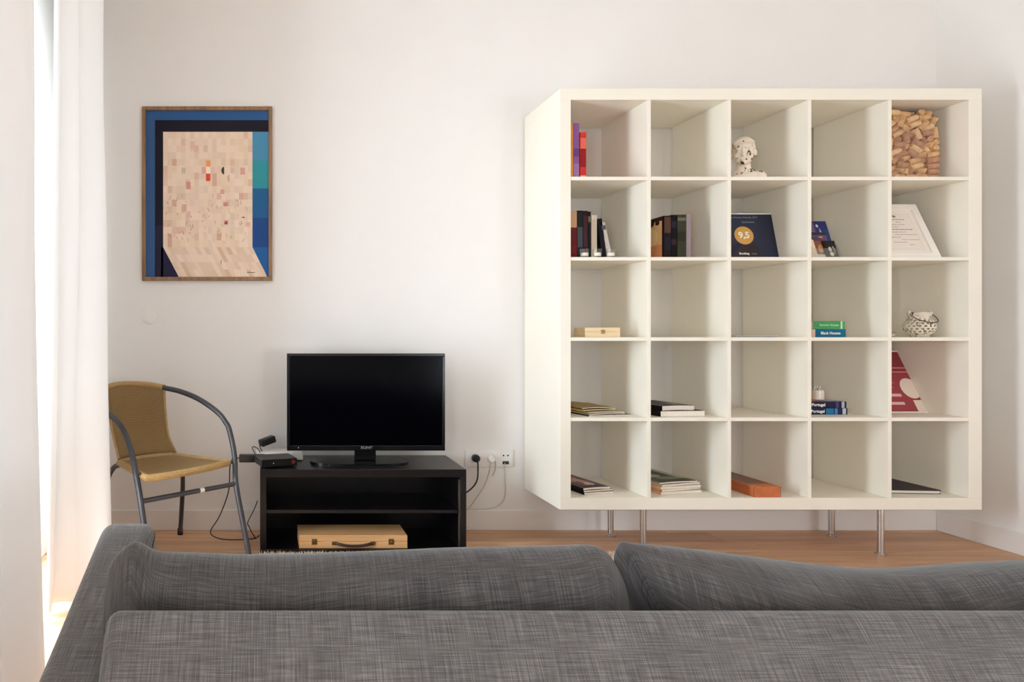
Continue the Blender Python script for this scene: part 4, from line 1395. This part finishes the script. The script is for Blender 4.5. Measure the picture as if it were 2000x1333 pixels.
# ------------------------------------------------------------------ bust (row 1, column 3)
def bust():
    D = 2.95
    loc = Vector((X(1452, D), D, r1 + 0.0005))
    t = thing('bust', 'small white plaster bust of a head with dark flaked patches, in the top row', 'bust', loc, (0, 0, math.radians(-38)))
    bm = bmesh.new()

    def sph(c, s, rot=None):
        mtx = Matrix.Translation(c)
        if rot:
            mtx = mtx @ rot
        mtx = mtx @ Matrix.Diagonal((*s, 1))
        bmesh.ops.create_uvsphere(bm, u_segments=20, v_segments=14, radius=1, matrix=mtx)
    sph((0, 0.012, 0.152), (0.049, 0.058, 0.056))             # skull
    sph((0, -0.016, 0.120), (0.040, 0.040, 0.048))            # face
    sph((0, -0.038, 0.086), (0.018, 0.016, 0.014))            # chin
    sph((0, -0.022, 0.098), (0.033, 0.030, 0.021))            # jaw
    sph((0, -0.059, 0.117), (0.0080, 0.012, 0.0085))          # nose tip
    sph((0, -0.052, 0.131), (0.0060, 0.010, 0.018), Matrix.Rotation(0.25, 4, 'X'))
    for s in (-1, 1):
        sph((s * 0.016, -0.049, 0.145), (0.0155, 0.0095, 0.0058))   # brows
        sph((s * 0.016, -0.046, 0.133), (0.008, 0.006, 0.0052))     # eyes
        sph((s * 0.024, -0.039, 0.116), (0.012, 0.012, 0.012))      # cheeks
        sph((s * 0.048, 0.006, 0.128), (0.006, 0.012, 0.017))       # ears
        sph((s * 0.058, 0.010, 0.022), (0.034, 0.030, 0.028))       # shoulders
        sph((s * 0.032, 0.010, 0.042), (0.036, 0.026, 0.020), Matrix.Rotation(s * 0.5, 4, 'Y'))
    sph((0, -0.0515, 0.104), (0.013, 0.0065, 0.0042))         # lips
    sph((0, -0.0500, 0.0975), (0.011, 0.0065, 0.0040))
    sph((0, -0.030, 0.170), (0.046, 0.032, 0.013), Matrix.Rotation(-0.35, 4, 'X'))  # hair band
    sph((0, 0.058, 0.168), (0.022, 0.020, 0.018))             # hair knot
    bmesh.ops.create_cone(bm, cap_ends=True, segments=20, radius1=0.036, radius2=0.027, depth=0.085, matrix=Matrix.Translation((0, 0.008, 0.062)))
    sph((0, 0.004, 0.022), (0.066, 0.040, 0.034))             # chest
    me = bpy.data.meshes.new('bust')
    bm.to_mesh(me)
    bm.free()
    me.materials.append(M['bust'])
    o = bpy.data.objects.new('figure', me)
    COL.objects.link(o)
    r = o.modifiers.new('r', 'REMESH')
    r.mode = 'VOXEL'
    r.voxel_size = 0.0022
    s = o.modifiers.new('s', 'SMOOTH')
    s.factor = 0.5
    s.iterations = 4
    evaluated(o, 'figure', M['bust'])
    # cut flat at the base
    bm = bmesh.new()
    bm.from_mesh(o.data)
    bmesh.ops.bisect_plane(bm, geom=bm.verts[:] + bm.edges[:] + bm.faces[:], plane_co=(0, 0, 0.004), plane_no=(0, 0, -1), clear_outer=True)
    es = [e for e in bm.edges if e.is_boundary]
    bmesh.ops.holes_fill(bm, edges=es)
    bmesh.ops.translate(bm, verts=bm.verts, vec=(0, 0, -0.004))
    bm.to_mesh(o.data)
    bm.free()
    o.parent = t
    return t


bs = bust()
bs.scale = (0.93, 0.93, 1.05)


# ------------------------------------------------------------------ bag of corks (row 1, column 5)
def cork_bag():
    R = np.random.RandomState(3)
    bxa, bxb = cx[4] + 0.055, X(1808, 2.97)
    ya, yb = 2.905, 3.045
    za, zb_ = r1 + 0.004, Z(222, 2.975)
    rad, half = 0.0142, 0.0235
    N = 265
    c = np.column_stack([R.uniform(bxa, bxb, N), R.uniform(ya, yb, N), R.uniform(za, zb_, N)])
    d = R.normal(size=(N, 3))
    d[:, 2] *= 0.5
    d[:, 1] *= 0.7
    d /= np.linalg.norm(d, axis=1)[:, None]
    offs = np.array([-1, 0, 1.0]) * (half - rad * 0.6)
    rs = rad * 1.0
    lo = np.array([bxa, ya, za]) + rs
    hi = np.array([bxb, yb, zb_]) - rs
    own = np.repeat(np.arange(N), 3)
    tt = np.tile(offs, N)
    for it in range(260):
        p = c[own] + d[own] * tt[:, None]
        df = p[:, None, :] - p[None, :, :]
        ds = np.linalg.norm(df, axis=2)
        ov = 2 * rs - ds
        mask = (ov > 0) & (own[:, None] != own[None, :])
        w_ = np.where(mask, ov / np.maximum(ds, 1e-6), 0)
        push = (df * w_[:, :, None]).sum(1) * 0.22
        push += np.clip(lo - p, 0, None) * 0.6 - np.clip(p - hi, 0, None) * 0.6
        fc = np.zeros((N, 3))
        tq = np.zeros((N, 3))
        np.add.at(fc, own, push / 3)
        np.add.at(tq, own, push * tt[:, None] / (3 * (half ** 2)))
        fc[:, 2] -= 0.00012 if it < 200 else 0
        c += fc
        d += tq * 0.8
        d /= np.linalg.norm(d, axis=1)[:, None]
    mes = []
    for k, mk in enumerate(('cork', 'cork2', 'cork3')):
        mb = MB().lathe([(rad * .93, -half - 0.002), (rad * .98, -half - 0.0005), (rad * .98, half + 0.0005), (rad * .93, half + 0.002)], (0, 0, 0), 10)
        me = bpy.data.meshes.new('wine_cork')
        bmesh.ops.recalc_face_normals(mb.bm, faces=mb.bm.faces)
        mb.bm.to_mesh(me)
        mb.bm.free()
        me.polygons.foreach_set('use_smooth', [True] * len(me.polygons))
        me.set_sharp_from_angle(angle=math.radians(40))
        me.materials.append(M[mk])
        mes.append(me)
    for i in range(N):
        if c[i, 1] > yb - 0.03 and c[i, 0] < bxa + 0.03:
            continue
        o = bpy.data.objects.new('wine_cork', mes[int(R.randint(0, 100) // 40) if R.randint(0, 9) else 2])
        q = Vector((0, 0, 1)).rotation_difference(Vector(d[i]))
        o.rotation_euler = q.to_euler()
        o.location = c[i]
        COL.objects.link(o)
        tag(o, 'used wine cork in the clear plastic bag in the top right cube', 'cork', 'wine corks in the clear bag')
    # the bag itself: a pillow of thin clear film, with a folded top corner
    nu, nv = 28, 20
    cxm, cym = (bxa + bxb) / 2, (ya + yb) / 2
    hx_, hy_ = (bxb - bxa) / 2 + 0.004, (yb - ya) / 2 + 0.004
    rows_ = []
    zt = zb_ + 0.006
    for i in range(nv + 1):
        v = i / nv
        z = r1 + 0.0008 + (zt - r1) * v
        k_ = 1 - 0.25 * max(0, (0.10 - v) / 0.10) ** 2
        ky = k_ * (1 - 0.9 * max(0, (v - 0.84) / 0.16) ** 1.5)
        row = []
        for j in range(nu):
            a = 2 * PI * j / nu
            e = 0.55
            x = math.copysign(abs(math.cos(a)) ** e, math.cos(a)) * hx_ * k_
            y = math.copysign(abs(math.sin(a)) ** e, math.sin(a)) * hy_ * ky
            nz = 0.004 * mnoise.noise(Vector((x * 30, y * 30, z * 24)))
            zz = z + (0.010 * max(0, v - 0.8) / 0.2 * (x / hx_))
            row.append((cxm + x + nz + 0.010 * (v - 0.5), cym + y + nz, zz))
        rows_.append(row)
    loc = (cxm, cym, r1)
    o = MB().grid(rows_, closed_v=True, cap=True).build('plastic_bag', M['bag'], loc=loc, smooth=180)
    tag(o, 'clear plastic bag filled with wine corks standing in the top right cube', 'bag')


cork_bag()


# ------------------------------------------------------------------ rattan armchair
def chair():
    root = thing('rattan_armchair', 'bistro armchair with grey tube frame and woven rattan seat and back', 'chair', (-0.35, 2.72, 0))
    hoop = [Vector((-.062, 2.68, 0.012)), Vector((-.095, 2.70, .18)), Vector((-.128, 2.72, .352)), P(458, 890, 2.765), P(448, 840, 2.79), P(440, 824, 2.80), P(428, 808, 2.81), P(405, 790, 2.83), P(380, 775.5, 2.86), P(350, 764, 2.9), P(320, 757.5, 2.95)]
    back = [P(320, 757.5, 2.95), P(290, 752, 3.0), P(255, 750.5, 3.02), P(228, 752, 3.0), P(208, 757, 2.95)]
    left = [P(208, 757, 2.95), P(198, 772, 2.85), P(200, 795, 2.73), P(210, 807, 2.67), P(224, 818, 2.62), P(238, 835, 2.57), P(250, 860, 2.53), P(257, 885, 2.51), P(263, 912, 2.49), Vector((-.478, 2.45, .347)), Vector((-.45, 2.43, .18)), Vector((-.42, 2.41, .012))]
    full = catmull(hoop[:-1] + back + left[1:], 6)
    fr = MB().tube(full, 0.0118, 10).build('frame_hoop', M['tube'], root)
    a = hoop[2]
    b = left[-3]
    bar = MB().tube([a, b], 0.0095, 10).build('front_stretcher', M['tube'], root)
    mid = a.lerp(b, 0.385)
    dr = (b - a).normalized()
    MB().tube([mid - dr * 0.010, mid + dr * 0.010], 0.0098, 10).build('maker_label', M['whiteplastic'], bar)
    # rubber feet
    for p, q in ((full[0], full[1]), (full[-1], full[-2])):
        dd = (q - p).normalized()
        MB().tube([p - dd * 0.012, p + dd * 0.022], 0.0142, 10).build('rubber_foot', M['black'], root)
    RL, RR, FR, FL = Vector((-.622, 2.725, .443)), Vector((-.405, 2.865, .445)), Vector((-.163, 2.705, .447)), Vector((-.450, 2.435, .443))
    # seat surface
    n = 14
    rows_, uvs = [], []
    for i in range(n + 1):
        u = i / n
        r_, uu = [], []
        for j in range(n + 1):
            v = j / n
            p = RL.lerp(RR, u).lerp(FL.lerp(FR, u), v)
            edge = 16 * u * (1 - u) * v * (1 - v)
            bow = Vector((0.616, -0.788, 0)) * 0.022 * (4 * u * (1 - u)) * v
            p = p + bow + Vector((-0.45, 0.85, 0)) * 0.028 * 4 * u * (1 - u) * (1 - v) + Vector((0, 0, -0.016 * edge + 0.004))
            r_.append(p)
            uu.append((u * 0.42, v * 0.42))
        rows_.append(r_)
        uvs.append(uu)
    seat = MB().grid(rows_, uvs=uvs)
    seat = seat.build('seat', M['wicker'], root, smooth=180)
    so_ = seat.modifiers.new('s', 'SOLIDIFY')
    so_.thickness = 0.008
    front = [rows_[i][n] for i in range(n + 1)]
    edge = [rows_[0][j] for j in range(n + 1)] + front[1:] + [rows_[n][j] for j in range(n - 1, -1, -1)] + [rows_[i][0] for i in range(n - 1, -1, -1)]
    MB().tube([p + Vector((0, 0, -0.008)) for p in edge], 0.0140, 10, cap=False).build('seat_edge_roll', M['wrap'], seat)
    # back surface
    rows_, uvs = [], []
    lside = [RL + Vector((0, 0, .012)), P(222, 850, 2.80), P(213, 800, 2.87), P(208, 757, 2.95)]
    rside = [RR + Vector((0, 0, .012)), P(328, 850, 2.90), P(322, 800, 2.93), P(320, 757.5, 2.95)]
    lc, rc_ = catmull(lside, 5), catmull(rside, 5)
    tc = catmull(back[::-1], 5)
    m_ = len(lc)
    for i in range(n + 1):
        u = i / n
        k_ = u * (len(tc) - 1)
        t0 = int(min(len(tc) - 2, math.floor(k_)))
        top = tc[t0].lerp(tc[t0 + 1], k_ - t0)
        r_, uu = [], []
        for j in range(m_):
            v = j / (m_ - 1)
            p = lc[j].lerp(rc_[j], u)
            flat_top = lc[-1].lerp(rc_[-1], u)
            p = p + (top - flat_top) * v + Vector((-0.45, 0.85, 0)) * 0.028 * 4 * u * (1 - u) * (1 - v)
            r_.append(p)
            uu.append((u * 0.32, v * 0.34))
        rows_.append(r_)
        uvs.append(uu)
    bk_ = MB().grid(rows_, uvs=uvs).build('backrest', M['wicker'], root, smooth=180)
    bk_.modifiers.new('s', 'SOLIDIFY').thickness = 0.008
    for side in (rows_[0], rows_[n]):
        MB().tube(side, 0.0075, 8).build('side_roll', M['wrap'], bk_)
    MB().tube(catmull(back, 6), 0.0150, 10).build('top_wrap', M['wrap'], bk_)
    # rear legs and side struts
    MB().tube([RR + Vector((0, 0, -.014)), P(352, 905, 2.93), P(357, 937, 3.0), P(355, 990, 3.08), Vector((-.422, 3.158, 0.012))], 0.0112, 10, smooth=5).build('rear_leg', M['tube'], root)
    MB().tube([RL + Vector((0, 0, -.012)), P(222, 914, 2.80), P(212, 932, 2.84), P(206, 965, 2.86), Vector((-.752, 2.90, 0.012))], 0.0112, 10, smooth=5).build('rear_leg', M['tube'], root)
    for p in (Vector((-.422, 3.158, 0)), Vector((-.752, 2.90, 0))):
        MB().lathe([(0.013, 0), (0.014, 0.003), (0.0135, 0.03)], p, 12).build('rubber_foot', M['black'], root)
    MB().tube([FR + Vector((-.01, 0, -.008)), P(457, 903, 2.757)], 0.0055, 8).build('seat_strut', M['tube'], root)
    MB().tube([FL + Vector((0.0, 0.01, -.010)), P(265, 920, 2.487)], 0.0055, 8).build('seat_strut', M['tube'], root)
    return root


chair()

# ------------------------------------------------------------------ shag rug
rg = thing('shag_rug', 'cream shag rug lying on the oak floor before the dark cabinet', 'rug', (0.8, 2.2, 0))
ra, rb, rc0, rc1 = -0.03, 1.70, 1.62, 2.82
MB().box(ra, rb, rc0, rc1, 0, 0.010, 0.003).build('backing', M['pile'], rg)
v_, f_ = [], []
R3 = random.Random(2)


def tuft(x, y):
    h_ = R3.uniform(0.022, 0.033)
    a = R3.uniform(0, 2 * PI)
    w2 = 0.0028
    dx, dy = math.cos(a) * w2, math.sin(a) * w2
    lx, ly = R3.uniform(-.012, .012), R3.uniform(-.012, .012)
    b = len(v_)
    ox, oy = x - 0.8, y - 2.2
    v_.extend([(ox - dx, oy - dy, 0.006), (ox + dx, oy + dy, 0.006), (ox + lx + dx * .6, oy + ly + dy * .6, h_ * .7), (ox + lx - dx * .6, oy + ly - dy * .6, h_ * .7), (ox + lx * 1.6, oy + ly * 1.6, h_ + 0.004)])
    f_.append((b, b + 1, b + 2, b + 3))
    f_.append((b + 3, b + 2, b + 4))


for _ in range(16000):
    tuft(R3.uniform(ra, rb), rc1 - 0.22 * R3.random() ** 1.3)
for _ in range(22000):
    tuft(R3.uniform(ra, rb), R3.uniform(rc0, rc1))
me = bpy.data.meshes.new('pile')
me.from_pydata(v_, [], f_)
me.materials.append(M['pile'])
o = bpy.data.objects.new('pile', me)
o['kind'] = 'stuff'
COL.objects.link(o)
o.parent = rg


# ------------------------------------------------------------------ sofa
def loft_x(mb, prof, stations):
    """closed (y, z) profile swept along x; stations: (x, scale, dy, dz) about the profile's centre"""
    cy = sum(p[0] for p in prof) / len(prof)
    cz_ = sum(p[1] for p in prof) / len(prof)
    per = [0]
    for i in range(len(prof)):
        a, b = prof[i], prof[(i + 1) % len(prof)]
        per.append(per[-1] + math.hypot(a[0] - b[0], a[1] - b[1]))
    rows_, uvs = [], []
    for x, ins in stations:
        row = []
        for (y, z) in prof:
            d = math.hypot(y - cy, z - cz_)
            s = max(0.02, (d - ins) / d)
            row.append((x, cy + (y - cy) * s, cz_ + (z - cz_) * s))
        rows_.append(row)
        uvs.append([(x, q) for q in per])
    mb.grid(rows_, closed_v=True, uvs=uvs, cap=True)
    return mb


def rounded(x0, x1, r, n=5):
    st = []
    for i in range(n + 1):
        a = PI / 2 * i / n
        st.append((x0 + r * (1 - math.sin(a)) if False else x0 + r * (1 - math.cos(a)), r * (1 - math.sin(a))))
    m = [(x0 + r + (x1 - x0 - 2 * r) * k / 12, 0) for k in range(1, 12)]
    return st + m + [(x1 - (s[0] - x0), s[1]) for s in st[::-1]]


def smooth_closed(p, k):
    out = []
    n = len(p)
    V = [Vector((a, b, 0)) for a, b in p]
    for i in range(n):
        p0, p1, p2, p3 = V[i - 1], V[i], V[(i + 1) % n], V[(i + 2) % n]
        for j in range(k):
            t = j / k
            q = 0.5 * ((2 * p1) + (p2 - p0) * t + (2 * p0 - 5 * p1 + 4 * p2 - p3) * t * t + (3 * p1 - p0 - 3 * p2 + p3) * t ** 3)
            out.append((q.x, q.y))
    return out


sofa = thing('sofa', 'dark grey linen sofa seen from behind, filling the foreground', 'sofa', (0.6, 1.1, 0))
bprof = smooth_closed([(1.040, .30), (1.042, .48), (1.040, .528), (1.030, .545), (1.012, .545), (.990, .520), (.955, .472), (.918, .405), (.895, .30), (.890, .18), (.890, .08), (.96, .072), (1.035, .08), (1.040, .18)], 4)
loft_x(MB(), bprof, rounded(-0.252, 1.815, 0.022)).build('back_frame', M['sofa'], sofa, smooth=180)


def arm(x0, x1):
    # profile in (y, z): top slopes up towards the front end
    prof = [(.885, .08), (.882, .25), (.884, .372), (.900, .392), (.96, .408), (1.035, .428), (1.15, .462), (1.30, .508), (1.40, .538), (1.455, .552), (1.482, .550), (1.497, .535), (1.502, .48), (1.502, .30), (1.500, .09), (1.47, .075), (1.2, .075), (.92, .072)]
    m = MB()
    prof = smooth_closed(prof, 3)
    per = [0]
    for i in range(len(prof)):
        a, b = prof[i], prof[(i + 1) % len(prof)]
        per.append(per[-1] + math.hypot(a[0] - b[0], a[1] - b[1]))
    cy, cz_ = 1.2, 0.30
    rows_, uvs = [], []
    st = rounded(x0, x1, 0.030, 6)
    for x, ins in st:
        row = []
        for i, (y, z) in enumerate(prof):
            a, b = prof[i - 1], prof[(i + 1) % len(prof)]
            tx, tz = b[0] - a[0], b[1] - a[1]
            L = math.hypot(tx, tz) or 1
            nx, nz = tz / L, -tx / L            # points inward or outward; fix by centre
            if (cy - y) * nx + (cz_ - z) * nz < 0:
                nx, nz = -nx, -nz
            row.append((x, y + nx * ins, z + nz * ins))
        rows_.append(row)
        uvs.append([(x + 0.4, q) for q in per])
    m.grid(rows_, closed_v=True, uvs=uvs, cap=True)
    return m.build('arm', M['sofa'], sofa, smooth=180)


arm(-0.376, -0.254)
arm(1.82, 1.942)
sb = smooth_closed([(1.05, .10), (1.05, .22), (1.06, .232), (1.25, .232), (1.46, .232), (1.485, .22), (1.49, .15), (1.485, .09), (1.25, .085), (1.06, .09)], 3)
loft_x(MB(), sb, rounded(-0.25, 1.815, 0.015)).build('seat_base', M['sofa_dark'], sofa, smooth=180)
for a, b in ((-0.248, 0.780), (0.784, 1.812)):
    sc_ = smooth_closed([(1.06, .245), (1.06, .30), (1.08, .325), (1.25, .335), (1.46, .325), (1.495, .31), (1.505, .28), (1.495, .25), (1.25, .238), (1.08, .238)], 3)
    loft_x(MB(), sc_, rounded(a, b, 0.03)).build('seat_cushion', M['sofa_dark'], sofa, smooth=180)
for xx in (-0.31, 1.88):
    for yy in (0.93, 1.46):
        MB().lathe([(0.016, 0), (0.018, 0.01), (0.022, 0.082)], (xx, yy, 0), 14).build('leg', M['blackbrown'], sofa)


def cushion(label, pts, D, yc, thick, zb, slant=(0, 0), seed=0):
    """pts: (px, py) along the top silhouette"""
    S = [(X(px, D), Z(py, D)) for px, py in pts]
    xs = [s[0] for s in S]
    x0, x1 = xs[0], xs[-1]
    n = 64
    rows_, uvs = [], []
    m_ = 36
    V = catmull([Vector((a, b, 0)) for a, b in S], 8)

    def ztop(x):
        for a, b in zip(V, V[1:]):
            if a.x <= x <= b.x:
                return a.y + (b.y - a.y) * (x - a.x) / max(1e-6, b.x - a.x)
        return V[-1].y
    for i in range(n + 1):
        u = i / n
        x = x0 + (x1 - x0) * (0.5 - 0.5 * math.cos(PI * u))
        e = min(x - x0, x1 - x)
        k_ = max(0.03, min(1, e / 0.13)) ** 0.5
        zt = ztop(x)
        row, uu = [], []
        for j in range(m_ + 1):
            a = 2 * PI * j / m_ - PI / 2
            s_, c_ = math.sin(a), math.cos(a)
            zz = zb + (zt - zb) * (0.5 + 0.5 * math.copysign(abs(s_) ** 0.80, s_))
            ex = 0.80
            yy = yc + thick / 2 * k_ * math.copysign(abs(c_) ** ex, c_) * (1.0 - 0.25 * max(0, s_) ** 3)
            nn = mnoise.noise(Vector((x * 5, zz * 9, seed + (0 if c_ > 0 else 7)))) * 0.016 + mnoise.noise(Vector((x * 17 + zz * 12, zz * 16 - x * 5, seed + 3))) * 0.007 - 0.012 * max(0, 1 - abs(mnoise.noise(Vector((x * 4.2 + zz * 3, zz * 5 - x * 2, seed + 9)))) * 7)
            yy += nn * k_ * (1 - abs(s_) ** 4)
            yy += -0.02 * (zt - zz) / max(0.05, zt - zb) * 0
            sl = slant[0] * max(0, 1 - (x - x0) / 0.10) + slant[1] * max(0, 1 - (x1 - x) / 0.10)
            xs_ = x + sl * (zt - zz)
            if j < m_:
                row.append((xs_, yy, zz))
            uu.append((x + seed, (zt - zb) * 2 * j / m_))
        rows_.append(row)
        uvs.append(uu)
    loc = ((x0 + x1) / 2, yc, zb)
    o = MB().grid(rows_, closed_v=True, uvs=uvs, cap=True).build('sofa_cushion', M['sofa_dark'], loc=loc, smooth=180)
    tag(o, label, 'cushion', 'loose back cushions on the sofa')
    return o


cushion('long grey linen back cushion on the left half of the sofa',
        [(207, 1150), (213, 1112), (226, 1086), (246, 1066), (264, 1056.5), (282, 1064), (312, 1078), (400, 1082), (500, 1085), (600, 1083), (700, 1079), (800, 1075), (900, 1071), (1000, 1069), (1100, 1066), (1145, 1063.5), (1170, 1068), (1186, 1082), (1200, 1104), (1213, 1130), (1224, 1160)], 1.155, 1.150, 0.165, 0.335, seed=1)
cushion('long grey linen back cushion on the right half of the sofa',
        [(1196, 1085), (1202, 1066), (1214, 1056), (1240, 1060), (1300, 1067), (1400, 1079), (1500, 1092), (1600, 1104), (1680, 1111), (1750, 1112), (1850, 1106), (1950, 1099), (2040, 1096), (2200, 1094), (2380, 1098), (2430, 1115), (2455, 1160)], 1.160, 1.155, 0.165, 0.335, slant=(0.55, 0), seed=4)
